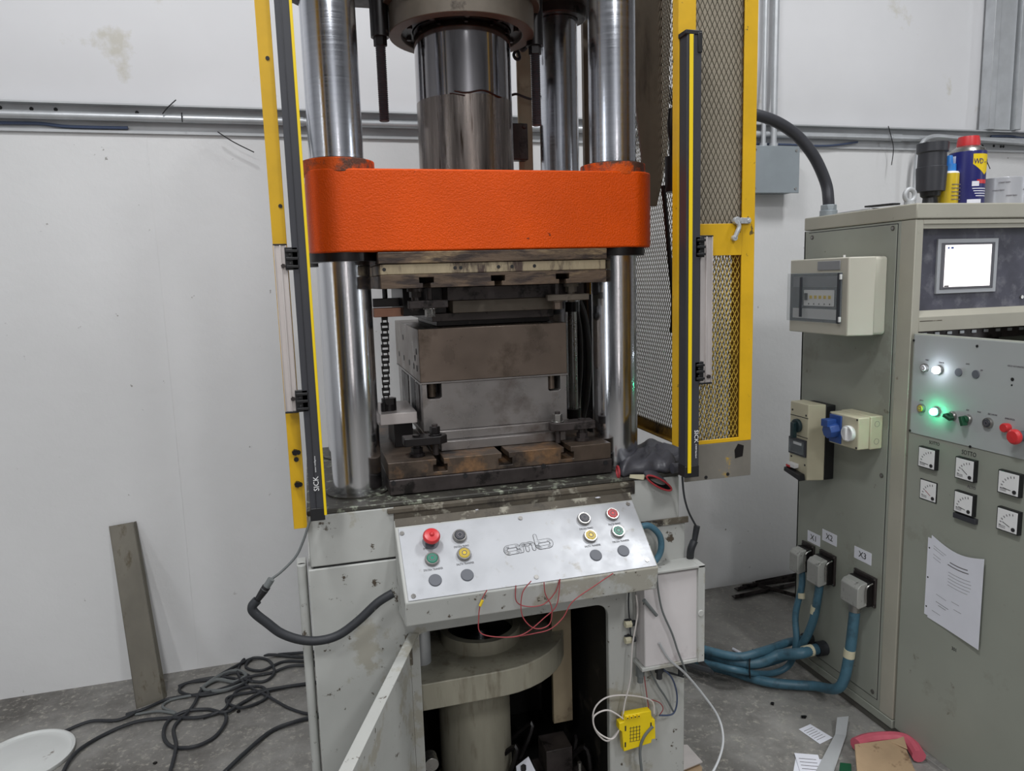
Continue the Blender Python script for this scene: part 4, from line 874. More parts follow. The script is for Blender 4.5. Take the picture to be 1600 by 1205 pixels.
# notice sheet on the door
q = [dp(1457, 836), dp(1544, 873), dp(1548, 1022), dp(1457, 968)]
ys0, ys1 = q[0].y, q[1].y; z1_ = (q[0].z + q[1].z) / 2; z0_ = (q[3].z + q[2].z) / 2
ns = thing('notice_sheet', 'printed white paper sheet in a punched sleeve hanging on the cabinet door', 'paper', (DX - .002, ys0, z0_))
b = B(); n = 12; vs = []
for i in range(n + 1):
    u = i / n; y = ys0 + (ys1 - ys0) * u; zt = q[0].z + (q[1].z - q[0].z) * u - .022 * math.sin(PI * u) ; zb = q[3].z + (q[2].z - q[3].z) * u
    off = .002 + .012 * u ** 1.5
    vs += [(DX - off, y, zb), (DX - off - .0008, y, zb), (DX - off - .0008, y, zt), (DX - off, y, zt)]
fs = []
for i in range(n):
    for k in range(4): fs.append((4 * i + k, 4 * i + (k + 1) % 4, 4 * i + 4 + (k + 1) % 4, 4 * i + 4 + k))
fs += [(0, 1, 2, 3), (4 * n, 4 * n + 3, 4 * n + 2, 4 * n + 1)]
b._add(vs, fs); obj('sheet', b, 'paper', ns)
q5 = dp(1451, 843).y
b = B().use('paper'); b.box(DX - .0022, ys0 - .0, q[3].z + .006, DX - .001, q5, q[0].z - .012); b.use('black')
for f in (.1, .5, .9): b.cyl((DX - .0026, (ys0 + q5) / 2, q[3].z + .01 + (q[0].z - q[3].z - .03) * f), (DX - .0021, (ys0 + q5) / 2, q[3].z + .01 + (q[0].z - q[3].z - .03) * f), .0028, seg=10)
obj('punched_strip', b, None, ns)
b = B()
def pl_line(u0, u1, f, th=.0012):
    for i in range(4):
        ua, ub = u0 + (u1 - u0) * i / 4, u0 + (u1 - u0) * (i + 1) / 4
        def P_(u, dz):
            zt = q[0].z + (q[1].z - q[0].z) * u - .022 * math.sin(PI * u); zb = q[3].z + (q[2].z - q[3].z) * u
            return Vector((DX - (.002 + .012 * u ** 1.5) - .0009, ys0 + (ys1 - ys0) * u, zt + (zb - zt) * f + dz))
        b.poly3([P_(ua, 0), P_(ub, 0), P_(ub, -th), P_(ua, -th)], dno * .0002)
for u0, u1, f, th in ((.05, .3, .1, .001), (.05, .25, .13, .001), (.38, .72, .15, .003), (.34, .74, .19, .003), (.36, .78, .28, .001), (.36, .8, .32, .001), (.36, .8, .36, .001), (.36, .78, .40, .001), (.36, .74, .44, .001), (.05, .2, .2, .001), (.05, .2, .24, .001), (.15, .35, .65, .001), (.45, .6, .62, .001), (.15, .4, .74, .0016), (.2, .35, .77, .0016), (.5, .65, .70, .001), (.08, .25, .88, .001)):
    pl_line(u0, u1, f, th)
obj('print', b, 'ink_soft', ns)
# ------------------------------------------------------------------ boxes on the cabinet side
bx = thing('breaker_box', 'beige plastic breaker box with clear hinged window on the cabinet side', 'breaker box', (1.84, 2.17, 1.385))
XB = CX - .004
b = B(); b.prism(rrect(2.006, 1.384, 2.332, 1.642, .012, 4), 'x', 1.790, XB); obj('back_half', b, 'plastic_beige', bx, .003)
b = B(); b.prism([(1.788, 1.997), (1.788, 2.340), (1.702, 2.322), (1.702, 2.022)], 'z', 1.384, 1.642); bxf = obj('front_half', b, 'plastic_beige', bx, .004)
xf = 1.702
b = B().use('black'); b.box(xf - .001, 2.050, 1.425, xf + .0, 2.318, 1.592); b.use('plastic_grey'); b.box(xf - .002, 2.062, 1.545, xf - .001, 2.300, 1.582); b.use('white'); b.box(xf - .002, 2.062, 1.435, xf - .001, 2.3, 1.47); b.box(xf - .006, 2.085, 1.480, xf - .001, 2.235, 1.535)
b.use('black'); b.box(xf - .010, 2.215, 1.500, xf - .006, 2.228, 1.524); b.use('yellow_btn')
for k in range(5): b.box(xf - .0075, 2.095 + k * .024, 1.505, xf - .006, 2.107 + k * .024, 1.516)
b.use('ink')
for k in range(5): b.cyl((xf - .0064, 2.1 + k * .027, 1.487), (xf - .0060, 2.1 + k * .027, 1.487), .003, seg=8)
obj('circuit_breakers', b, None, bx)
b = B(); b.box(xf - .004, 2.06, 1.602, xf, 2.17, 1.632); obj('rating_label', b, 'plastic_grey', bx, .001)
b = B().use('window_clear'); b.prism([(xf - .012, 2.050), (xf - .012, 2.322), (xf - .002, 2.330), (xf - .002, 2.046)], 'z', 1.424, 1.594)
wn = obj('window', b, None, bx, .002, label='clear smoky hinged window')
b = B().use('black_btn'); b.box(xf - .014, 2.046, 1.425, xf - .009, 2.058, 1.592); obj('seal_strip', b, None, wn, .001)
b = B(); b.box(xf - .014, 2.238, 1.44, xf - .009, 2.25, 1.58); obj('hinge_strip', b, 'black_btn', wn, .001)
for z in (1.43, 1.57): b = B(); b.box(xf - .016, 2.040, z, xf - .008, 2.046, z + .017); obj('latch', b, 'white', wn, .001)
b = B(); b.cyl((1.79, 2.15, 1.642), (1.79, 2.15, 1.652), .004, seg=10); obj('top_stud', b, 'white', bx)
iso = thing('isolator_box', 'cream and black rotary isolator box on the cabinet side with flap cover', 'switch box', (1.84, 2.29, .83))
b = B(); b.box(1.797, 2.226, .832, XB, 2.345, 1.112); obj('back', b, 'black', iso, .003)
b = B(); b.prism([(1.736, 2.244), (1.736, 2.348), (1.796, 2.352), (1.796, 2.224)], 'z', .832, 1.117); obj('cover', b, 'plastic_cream', iso, .003)
x_ = 1.736
b = B().use('ink')
for z in (1.085, .905, 1.075, .888): 
    y = 2.335 if z in (1.085, .905) else 2.256
    b.cyl((x_ - .001, y, z), (x_, y, z), .004, seg=10); obj('cover_screw', b, None, iso); b = B().use('ink')
b.box(x_ - .0008, 2.244, 1.064, x_, 2.346, 1.0665); b.box(x_ - .0008, 2.244, .990, x_, 2.346, .9925)
obj('cover_groove', b, None, iso)
b = B().use('handle_teal'); b.cyl((x_ - .014, 2.30, 1.030), (x_, 2.30, 1.030), .026, seg=28); b.box(x_ - .03, 2.292, .985, x_ - .010, 2.308, 1.045); obj('rotary_handle', b, None, iso, .003)
b = B().use('charcoal'); b.box(x_ - .006, 2.248, .918, x_, 2.346, .982); b.use('window_clear'); b.box(x_ - .010, 2.256, .926, x_ - .006, 2.338, .975); b.use('white'); b.box(x_ - .0065, 2.27, .958, x_ - .006, 2.318, .968); obj('flap', b, None, iso, .002)
b = B().use('white'); b.box(x_ - .02, 2.29, .868, x_, 2.335, .885); b.use('red'); b.box(x_ - .021, 2.315, .866, x_ - .001, 2.34, .876); b.use('black'); b.prism([(2.245, .832), (2.34, .85), (2.338, .866), (2.25, .855)], 'x', x_ - .03, x_ - .004); obj('lower_lever', b, None, iso, .002)
ss = thing('socket_box', 'cream interlocked switch box with blue socket and white knob', 'socket', (1.84, 2.07, 1.0))
b = B().use('plastic_cream'); b.box(1.790, 1.995, .998, XB, 2.142, 1.112); b.box(1.742, 1.997, 1.000, 1.789, 2.140, 1.110)
obj('housing', b, None, ss, .004)
b = B()
for y in (2.003, 2.133):
    for z in (1.007, 1.103): b = B(); b.cyl((1.7405, y, z), (1.742, y, z), .0035, seg=10); obj('cover_screw', b, 'ink', ss)
b = B().use('blue'); b.box(1.736, 2.074, 1.006, 1.742, 2.132, 1.104); b.cyl((1.742, 2.104, 1.052), (1.705, 2.106, 1.048), .030, .026, 8); b.box(1.698, 2.094, 1.064, 1.736, 2.128, 1.090); obj('blue_socket', b, None, ss, .002, label='blue hinged socket')
b = B(); b.ring((1.742, 2.034, 1.052), (1.726, 2.034, 1.052), .021, .027, 32); b.cyl((1.742, 2.034, 1.052), (1.734, 2.034, 1.052), .025, seg=32); b.box(1.718, 2.029, 1.030, 1.734, 2.040, 1.074); obj('knob', b, 'white', ss, .001, label='white rotary knob')
b = B()
for z in (1.085, 1.025): b.ring((1.815, 1.9945, z), (1.815, 1.9955, z), .009, .010, 24)
obj('knockout', b, 'ink_soft', ss)
# industrial plug connectors
def connector(lab, y0, y1, z0, z1, xo):
    t = thing('plug_connector', lab, 'connector', (CX - .01, (y0 + y1) / 2, z0))
    b = B(); b.box(CX - .012, y0 - .010, z0 - .004, CX - .003, y1 + .012, z1 + .022); obj('flange', b, 'dark_steel', t, .002)
    b = B(); b.box(CX - .035, y0 - .003, z0, CX - .012, y1 + .003, z1 + .008); obj('base', b, 'black_oil', t, .002)
    b = B(); xh = CX - .075 if xo is None else xo
    b.prism([(CX - .034, z0 + .004), (xh + .006, z0 - .004), (xh, z0 + .004), (xh, z1 - .012), (xh + .012, z1 + .002), (CX - .034, z1 + .006)], 'y', y0, y1); obj('hood', b, 'hood_grey', t, .003, label='grey die-cast hood')
    b = B(); b.tube([(CX - .020, y0 - .006, z1 + .004), (CX - .045, y0 - .007, z1 - .01), (CX - .045, y0 - .007, z0 + .02)], .003, 6); b.tube([(CX - .020, y1 + .006, z1 + .004), (CX - .045, y1 + .007, z1 - .01), (CX - .045, y1 + .007, z0 + .02)], .003, 6); obj('locking_lever', b, 'steel', t)
    for y in (y0 - .006, y1 + .008):
        for z in (z0 + .002, z1 + .016): b = B(); b.cyl((CX - .014, y, z), (CX - .012, y, z), .003, seg=8); obj('screw', b, 'steel', t)
    return t
connector('grey plug connector under the X3 sticker, nearest the cabinet front', 2.00, 2.085, .432, .515, None)
connector('grey plug connector under the X2 sticker, middle of the three', 2.205, 2.270, .428, .520, None)
connector('grey plug connector under the X1 sticker, farthest back of the three', 2.325, 2.375, .432, .518, None)
for s_, (qa, qb) in (('X1', ((1262, 830), (1281, 853))), ('X2', ((1285, 829), (1307, 852))), ('X3', ((1335, 855), (1361, 882)))):
    A = aX(*qa, CX - .004); Bq = aX(*qb, CX - .004); t = thing('sticker', f'white paper sticker reading {s_} on the cabinet side above its connector', 'sticker', (CX - .004, (A.y + Bq.y) / 2, min(A.z, Bq.z)))
    yc_, zc_ = (A.y + Bq.y) / 2, (A.z + Bq.z) / 2; w2, h2 = abs(A.y - Bq.y) / 2, .022
    b = B(); b.box(CX - .0042, yc_ - w2, zc_ - h2, CX - .003, yc_ + w2, zc_ + h2); obj('label_paper', b, 'paper', t)
    text('lettering', s_, .032, frame((CX - .0045, yc_, zc_), (0, -1, 0), (-1, 0, 0)), 'ink', t)
# blue hoses from the connectors and cabinet to the press
def hose(pts, r, label, collar=None, name='blue_hose'):
    t = thing(name, label, 'hose', pts[0]); b = B(); b.tube(pts, r, 16, 10); obj('tube', b, 'hose_blue', t)
    for (A, Bq, m, rr) in (collar or []):
        b = B(); b.cyl(A, Bq, rr, seg=20); obj('sleeve', b, m, t)
    return t
fz = lambda px, py, z: aZ(px, py, z)
h3 = [Vector((1.800, 2.045, .43)), Vector((1.795, 2.045, .36)), Vector((1.785, 2.05, .22)), Vector((1.765, 2.07, .10)), fz(1270, 1072, .035), fz(1200, 1066, .03), fz(1130, 1046, .03), fz(1060, 1030, .03), fz(980, 1020, .03), Vector((1.02, 2.60, .04)), Vector((.92, 2.44, .10))]
hose(h3, .0185, 'blue hose dropping from the X3 connector and sweeping left across the floor', [((1.799, 2.045, .432), (1.797, 2.045, .40), 'steel', .021), ((1.787, 2.048, .255), (1.785, 2.05, .225), 'cream_glue', .0195)])
h2 = [Vector((1.805, 2.24, .445)), Vector((1.80, 2.24, .38)), Vector((1.785, 2.25, .26)), Vector((1.77, 2.30, .14)), fz(1218, 1030, .06), fz(1170, 1040, .05), fz(1110, 1030, .045), fz(1050, 1010, .045), Vector((1.08, 2.68, .07)), Vector((.86, 2.44, .12))]
hose(h2, .0155, 'blue hose bending down from the X2 connector into the floor bundle', [((1.793, 2.244, .33), (1.790, 2.246, .30), 'cream_glue', .0165), ((1.804, 2.24, .446), (1.803, 2.24, .42), 'steel', .019)])
h1 = [Vector((1.805, 2.35, .455)), Vector((1.795, 2.33, .38)), aX(1243, 960, 1.775), aX(1244, 1005, 1.76), fz(1232, 1040, .05), fz(1200, 1053, .03), fz(1150, 1047, .09), fz(1100, 1035, .085), fz(1050, 1022, .085), Vector((1.04, 2.56, .09)), Vector((.90, 2.44, .16))]
hose(h1, .0125, 'thin blue hose hanging straight below the X1 connector', [((1.790, 2.325, .35), (1.788, 2.32, .33), 'cream_glue', .0135)])
g4 = aX(1290, 1012, CX); h4 = [g4, Vector((g4.x - .06, g4.y, g4.z)), Vector((g4.x - .12, g4.y, g4.z - .004)), fz(1215, 1024, .12), fz(1180, 1036, .10), fz(1130, 1030, .10), fz(1060, 1008, .10), Vector((1.06, 2.66, .12)), Vector((.82, 2.44, .18))]
hose(h4, .021, 'thickest blue hose leaving the lower cabinet gland toward the press', [((g4.x - .004, g4.y, g4.z), (g4.x - .04, g4.y, g4.z), 'black_rubber', .028), ((g4.x - .062, g4.y, g4.z), (g4.x - .10, g4.y, g4.z - .002), 'cream_glue', .0225)])
g5 = aX(1268, 997, CX); h5 = [g5, Vector((g5.x - .06, g5.y, g5.z)), aX(1228, 1005, 1.75), fz(1190, 1018, .14), fz(1150, 1026, .13), fz(1090, 1012, .14), fz(1050, 1000, .14), Vector((1.04, 2.66, .16)), Vector((.78, 2.44, .22))]
hose(h5, .016, 'blue hose with white tag leaving the rear cabinet gland', [((g5.x - .004, g5.y, g5.z), (g5.x - .035, g5.y, g5.z), 'black_rubber', .024)])
wire('zip_tie', [fz(1176, 1015, .13), fz(1171, 1035, .12), fz(1172, 1060, .05)], .003, 'black', 'black cable tie strapped round the blue hose bundle', 'cable tie')
# ------------------------------------------------------------------ things on top of the cabinet
TY = 2.02
def top(px, y=TY): return aY(px, 316, y).x
x = top(1421, 1.96); t = thing('eye_bolt', 'grey steel lifting eye bolt on the cabinet front corner', 'eye bolt', (x, 1.96, CZ))
b = B(); b.tube([(x + .019 * math.cos(a), 1.96, CZ + .030 + .019 * math.sin(a)) for a in [2 * PI * i / 28 for i in range(28)]], .0075, 12, 1, True); obj('eye', b, 'galv_dull', t)
b = B(); b.cyl((x, 1.96, CZ), (x, 1.96, CZ + .010), .016); obj('collar', b, 'galv_dull', t)
x = aY(1453, 316, TY).x; sc1 = aY(1473, 250, TY).x - aY(1436, 250, TY).x; zt = aY(1455, 224, TY).z
t = thing('plug_coupler', 'black plastic power plug standing upside down beside the yellow bottle', 'plug', (x, TY, CZ)); H_ = zt - CZ; r = sc1 / 2
b = B(); b.lathe((x, TY, CZ), (0, 0, 1), [(r * .60, 0), (r * .50, H_ * .05), (r * .46, H_ * .14), (r * .62, H_ * .17), (r * .66, H_ * .24)], 24); obj('gland_nut', b, 'black', t)
b = B(); b.lathe((x, TY, CZ + H_ * .24), (0, 0, 1), [(r * .9, 0), (r * .96, H_ * .30), (r * .96, H_ * .38), (r * .90, H_ * .39), (r * .88, H_ * .60), (r * .99, H_ * .62), (r * .99, H_ * .76), (0, H_ * .76)], 32); obj('body', b, 'charcoal', t, label='ribbed dark grey body')
x = aY(1476, 316, TY + .01).x; zt = aY(1474, 243, TY).z; zs = aY(1474, 268, TY).z; zc2 = aY(1474, 257, TY).z; r = (aY(1487, 290, TY).x - aY(1463, 290, TY).x) / 2
t = thing('spray_bottle', 'small yellow bottle with blue nozzle cap on the cabinet', 'bottle', (x, TY, CZ))
b = B().use('yellow_btn'); b.lathe((x, TY, CZ), (0, 0, 1), [(r * .95, 0), (r, .004), (r, zs - CZ - .008)], 28); b.use('white'); b.lathe((x, TY, zs - .008), (0, 0, 1), [(r, 0), (r * .9, .006), (r * .5, .009), (r * .5, .012)], 28)
b.use('ink_soft')
for k in range(5): b.box(x - r * .5, TY - r - .0004, CZ + .02 + k * .012, x + r * .6, TY - r + .001, CZ + .0225 + k * .012)
obj('bottle_body', b, None, t)
b = B(); b.lathe((x, TY, zs), (0, 0, 1), [(r * .68, 0), (r * .66, zc2 - zs), (r * .36, zc2 - zs + .001), (r * .30, zt - zs - .002), (r * .25, zt - zs), (0, zt - zs)], 24); obj('nozzle_cap', b, 'blue_bright', t, label='blue nozzle cap')
x = aY(1508, 316, TY).x; rc = (aY(1528, 290, TY).x - aY(1487, 290, TY).x) / 2; z1_ = aY(1508, 239, TY).z; z2_ = aY(1508, 229, TY).z; z3_ = aY(1508, 214, TY).z
t = thing('spray_can', 'blue and yellow lubricant spray can with red cap on the cabinet', 'spray can', (x, TY, CZ))
b = B().use('can_blue'); b.lathe((x, TY, CZ), (0, 0, 1), [(rc * .97, 0), (rc, .003), (rc, z1_ - CZ)], 48); b.use('steel'); b.lathe((x, TY, z1_), (0, 0, 1), [(rc, 0), (rc * .9, (z2_ - z1_) * .5), (rc * .62, z2_ - z1_)], 40); obj('can', b, None, t)
b = B(); b.lathe((x, TY, z2_ - .003), (0, 0, 1), [(rc * .62, 0), (rc * .62, (z3_ - z2_) * .5), (rc * .56, z3_ - z2_ + .003), (0, z3_ - z2_ + .003)], 28); obj('cap', b, 'red', t, label='red cap')
def cpatch(b, m, a0, a1, z0, z1, off, n=8, cut=None):
    b.use(m); vs = []
    for i in range(n + 1):
        a = math.radians(a0 + (a1 - a0) * i / n); u = Vector((math.sin(a), -math.cos(a), 0)); zz0 = z0 + (cut(i / n) if cut else 0)
        for rr, zz in ((rc + off, zz0), (rc + off, z1), (rc + off - .0008, z1), (rc + off - .0008, zz0)): vs.append(Vector((x, TY, 0)) + u * rr + Vector((0, 0, zz)))
    fs = []
    for i in range(n):
        for k in range(4): fs.append((4 * i + k, 4 * i + (k + 1) % 4, 4 * i + 4 + (k + 1) % 4, 4 * i + 4 + k))
    fs += [(0, 1, 2, 3), (4 * n, 4 * n + 3, 4 * n + 2, 4 * n + 1)]; b._add(vs, fs)
hc = z1_ - CZ
b = B(); cpatch(b, 'cyel', -30, 60, CZ + hc * .56, CZ + hc * .94, .0006, 12, cut=lambda u: .035 * abs(u - .5) * hc / .09)
cpatch(b, 'paper', -112, -84, CZ + hc * .04, CZ + hc * .93, .0005); cpatch(b, 'grey_plug', -108, -92, CZ + hc * .1, CZ + hc * .6, .0010)
cpatch(b, 'red', -14, 30, CZ + hc * .40, CZ + hc * .47, .0006); cpatch(b, 'paper', -30, -6, CZ + hc * .35, CZ + hc * .44, .0007)
for k in range(4): cpatch(b, 'paper', -28 + k * 4, 30, CZ + hc * (.30 - .045 * k), CZ + hc * (.315 - .045 * k), .0005)
cpatch(b, 'paper', -42, 5, CZ + hc * .04, CZ + hc * .11, .0005)
obj('wrap_label', b, None, t)
for k, chh in enumerate('WD-40'):
    a = math.radians(-18 + 17 * k); u = Vector((math.sin(a), -math.cos(a), 0)); text('lettering', chh, .024, frame(Vector((x, TY, CZ + hc * .80)) + u * (rc + .0012), Vector((math.cos(a), math.sin(a), 0)), u), 'can_blue', t, sx=.8)
x = aY(1560, 316, TY + .03).x; rt_ = (aY(1592, 300, TY).x - aY(1528, 300, TY).x) / 2; zt = aY(1560, 279, TY).z
t = thing('tape_roll', 'clear printed packing tape roll lying on the cabinet beside the spray can', 'tape', (x, TY + .03, CZ))
b = B(); b.ring((x, TY + .03, CZ), (x, TY + .03, zt), rt_ * .78, rt_, 56); obj('roll', b, 'crystal', t, .001)
b = B(); b.ring((x, TY + .03, CZ), (x, TY + .03, zt), rt_ * .74, rt_ * .78, 56); obj('core', b, 'cardboard', t)
for k, (an, f) in enumerate(((-40, .82), (10, .55), (-25, .35), (30, .2), (45, .85), (-50, .55))):
    a = math.radians(an); u = Vector((math.sin(a), -math.cos(a), 0)); text('lettering', 'amazon basics', .0085, frame(Vector((x, TY + .03, CZ + (zt - CZ) * f)) + u * (rt_ + .0006), Vector((math.cos(a), math.sin(a), 0)), u), 'ink_soft', t, sx=.7)
x = aY(1598, 316, TY + .02).x; b = B(); b.cyl((x, TY + .04, CZ), (x, TY + .04, CZ + .05), .012); b.cyl((x, TY + .04, CZ + .05), (x, TY + .04, CZ + .06), .007); tag(obj('cap', b, 'white'), 'small white plastic cap at the right edge of the picture on the cabinet', 'cap')
# flat tool at the rear left of the top
p = aX(1350, 325, CX + .05)
b = B().use('galv_dull'); b.poly3([(CX + .02, 2.12, CZ + .001), (CX + .07, 2.12, CZ + .001), (CX + .08, 2.30, CZ + .001), (CX + .03, 2.30, CZ + .001)], (0, 0, .006)); b.use('black'); b.poly3([(CX + .02, 2.02, CZ + .007), (CX + .05, 2.02, CZ + .007), (CX + .06, 2.16, CZ + .012), (CX + .03, 2.16, CZ + .012)], (0, 0, .006)); tag(obj('hand_tool', b, None, None, .001), 'flat dark hand tool lying on the cabinet top behind the eye bolt', 'tool')
# flexible conduit into the cabinet top
e0 = aX(1295, 333, CX + .03); e0 = Vector((CX + .045, 2.36, CZ))
pts = [e0 + Vector((0, 0, .01)), e0 + Vector((-.002, 0, .06)), aY(1290, 285, 2.37), aY(1272, 245, 2.37), aY(1245, 212, 2.38), aY(1212, 190, 2.38), aY(1175, 178, 2.38), aY(1120, 168, 2.40), aY(1060, 160, 2.42), Vector((1.12, 2.42, 2.36)), Vector((1.0, 2.34, 2.44)), Vector((.92, 2.30, 2.50))]
t = thing('flexible_conduit', 'thick dark grey flexible conduit arching from the guard into the cabinet top', 'conduit', e0)
b = B(); b.tube(pts, .0205, 18, 10); obj('tube', b, 'charcoal', t)
b = B(); b.cyl(e0, e0 + Vector((0, 0, .022)), .031, seg=28); b.cyl(e0 + Vector((0, 0, .022)), e0 + Vector((0, 0, .042)), .028, seg=8); obj('fitting', b, 'junction', t, .002)
# ================================================================== GLOVES on the press table
def skin(name, nodes, edges, parent, m, sub=2, bump=None):
    me = bpy.data.meshes.new(name); org = ORG[parent.name]
    me.from_pydata([Vector(n[0]) - org for n in nodes], edges, []); me.materials.append(MATS[m])
    o = link(name, me, parent); ORG[o.name] = org
    md = o.modifiers.new('skin', 'SKIN'); md.use_smooth_shade = True
    for i, n in enumerate(nodes):
        sv = me.skin_vertices[0].data[i]; sv.radius = (n[1], n[2] if len(n) > 2 else n[1]); sv.use_root = (i == 0)
    sm = o.modifiers.new('sub', 'SUBSURF'); sm.levels = sub; sm.render_levels = sub
    return o
zg = TZ + .008
def gz(px, py, z): return aZ(px, py, z)
g1 = thing('work_glove', 'dark grey rubber work glove lying flat beside the right column', 'glove', (.86, 1.80, TZ))
ol_ = [(969, 738), (976, 728), (984, 720), (990, 712), (1004, 706), (1020, 705), (1040, 707), (1058, 709), (1066, 716), (1062, 724), (1050, 727), (1056, 733), (1042, 739), (1026, 738), (1010, 741), (995, 742), (982, 744), (973, 745)]
ring0 = crom([aZ(px, py, TZ + .001) for px, py in ol_], 3, True); ce = sum(ring0, Vector()) / len(ring0); nr = len(ring0)
b = B(); vs = []
lev = [(1.0, 0), (1.05, .008), (1.03, .018), (.92, .030), (.74, .038), (.5, .042), (.25, .041)]
for k, (sc_k, hh) in enumerate(lev):
    for i, p in enumerate(ring0):
        d_ = (p - ce) * sc_k; wv = 1 + .16 * math.sin(i * .7 + k) + .12 * math.sin(i * .33 - k * .8)
        vs.append(Vector((ce.x + d_.x, ce.y + d_.y, TZ + .001 + hh * wv)))
fs = [(k * nr + i, k * nr + (i + 1) % nr, (k + 1) * nr + (i + 1) % nr, (k + 1) * nr + i) for k in range(len(lev) - 1) for i in range(nr)] + [list(range(nr))[::-1], list(range((len(lev) - 1) * nr, len(lev) * nr))]
b._add(vs, fs); obj('glove_body', b, 'glove', g1, ang=80)
b = B()
for k, (pts_) in enumerate((((1048, 722), (1066, 716), (1082, 714)), ((1050, 732), (1066, 730), (1080, 726)), ((1036, 714), (1054, 706), (1072, 704)))):
    b = B(); b.tube([aZ(px, py, TZ + .016) for px, py in pts_], lambda t_: .014 - .005 * t_, 12, 6); obj('finger', b, 'glove', g1)
b = B(); c = gz(969, 737, zg + .016); b.tube([c + Vector((.004 * math.cos(a) - .006, .018 * math.cos(a), .014 * math.sin(a))) for a in [2 * PI * i / 14 for i in range(14)]], .0028, 8, 3, True); obj('cuff_edge', b, 'red_dark', g1, label='red cuff edge')
g2 = thing('work_glove', 'dark grey rubber glove with open red-rimmed cuff drooping over the table edge', 'glove', (.90, 1.74, TZ))
def ell(c, u, v, ru, rv, n=24): return [c + u * (ru * math.cos(2 * PI * i / n)) + v * (rv * math.sin(2 * PI * i / n)) for i in range(n)]
ca, cb2 = aY(1030, 755, 1.70), aY(1058, 735, 1.76)
U = (aY(1050, 765, 1.70) - aY(1012, 744, 1.70)); ru = U.length / 2; U.normalize(); V = Vector((0, 0, 1)) - U * U.z; V.normalize()
ax = U.cross(V); ax = ax if ax.y > 0 else -ax
secs = [(ca, ru, .0105), (ca + ax * .02 + Vector((0, 0, .006)), ru * .98, .014), (ca + ax * .05 + Vector((.004, 0, .014)), ru * .9, .018), (ca + ax * .09 + Vector((.006, 0, .02)), ru * .8, .02), (ca + ax * .13 + Vector((.0, 0, .016)), ru * .6, .016), (ca + ax * .155 + Vector((0, 0, .012)), ru * .2, .006)]
b = B(); vs = []
for c, r1, r2 in secs: vs += ell(c, U, V, r1, r2)
n = 24; fs = [(k * n + i, k * n + (i + 1) % n, (k + 1) * n + (i + 1) % n, (k + 1) * n + i) for k in range(len(secs) - 1) for i in range(n)] + [list(range((len(secs) - 1) * n, len(secs) * n))]
b.use('glove')._add(vs, fs)
vs = ell(ca + ax * .001, U, V, ru * .9, .008) + ell(ca + ax * .04 + Vector((0, 0, .01)), U, V, ru * .7, .008)
b.use('black')._add(vs, [(i, (i + 1) % n, n + (i + 1) % n, n + i) for i in range(n)] + [list(range(n, 2 * n))])
obj('cuff', b, None, g2, ang=80)
b = B(); b.tube(ell(ca, U, V, ru, .0105), .0026, 8, 2, True); obj('cuff_edge', b, 'red_dark', g2, label='red cuff edge')
b = B(); b.poly3([aY(985, 742, YF - .004), aY(1008, 742, YF - .004), aY(1006, 750, YF - .004), aY(984, 747, YF - .004)], (0, .003, 0)); tag(obj('paper_scrap', b, 'cream_glue'), 'small pale paper scrap by the gloves on the table edge', 'scrap')
# chips and scraps lying on the table and console hood
for i, (px, py, z, y) in enumerate(((704, 798, 1.035, None), (745, 797, 1.035, None), (737, 795, 1.034, None), (935, 778, 1.036, None))):
    c = aZ(px, py, 1.037); 
    b = B(); s = .007; b.poly3([c + Vector((s * math.cos(a) * random.uniform(.6, 1.4), s * .8 * math.sin(a) * random.uniform(.6, 1.2), .0)) for a in (0, 1.2, 2.6, 4.2)], (0, 0, .0012))
    tag(obj('paper_chip', b, 'paper'), ['white paint flake on the console hood above the emergency button', 'white paint flake at the middle of the console hood, right of the pair', 'white paint flake at the middle of the console hood, left of the pair', 'white paint flake on the console hood above the right black button'][i], 'flake')
for i, (px, py) in enumerate(((837, 783), (881, 776))):
    c = aZ(px, py, 1.038); b = B(); b.cyl(c, c + Vector((.010, .006, .007)), .0028, seg=10); b.cyl(c + Vector((.010, .006, .007)), c + Vector((.013, .008, .010)), .0050, seg=12)
    tag(obj('loose_screw', b, 'steel'), ['loose screw on the console hood, left of two', 'loose screw on the console hood, right of two'][i], 'screw')
# ================================================================== FLOOR THINGS
pb = [Vector((-.745, 2.925, .0)), Vector((-.655, 2.965, .0))]; pt = [aY(170, 823, 3.155), aY(208, 816, 3.16)]
dz_ = Vector((0, .004, 0))
b = B(); b.poly3([pb[0], pb[1], pt[1], pt[0]], (-.001, .004, 0)); e_ = (pb[1] - pb[0]).normalized()
b.poly3([pb[1], pb[1] + Vector((.008, .018, 0)), pt[1] + Vector((.008, .010, 0)), pt[1]], (.002, 0, 0)); b.poly3([pb[0], pb[0] + Vector((0.0, .018, 0)), pt[0] + Vector((0, .010, 0)), pt[0]], (.002, 0, 0))
tag(obj('steel_channel', b, 'strip_steel', None, .0008), 'brownish steel channel strip leaning against the white wall at left', 'metal strip')
b = B().use('lid_white'); lc = Vector((-1.055, 2.705, 0)); b.lathe(lc, (0, 0, 1), [(.150, 0), (.155, .010), (.155, .017), (.148, .019), (.143, .012), (.125, .011), (.118, .014), (0, .014)], 64); lid = tag(obj('bucket_lid', b, None), 'round white plastic bucket lid lying on the floor at left', 'lid')
def fc(pts, r, label, z=.009, ox=0, oy=780, s=.3526, m='black_rubber'):
    P_ = []; pts = list(pts)
    if pts[-1][0] >= 1350: pts.append((pts[-1][0] + 160, pts[-1][1] - 20))
    if pts[0][0] >= 1400: pts.insert(0, (pts[0][0] + 160, pts[0][1] - 20))
    for i, p in enumerate(pts):
        P_.append(aZ(ox + p[0] * s, oy + p[1] * s, r + .001 + .006 * (i % 2)))
    wire('floor_cable', P_, r, m, label, 'cable', 8, 'dark cables coiled on the floor left of the press', 7)
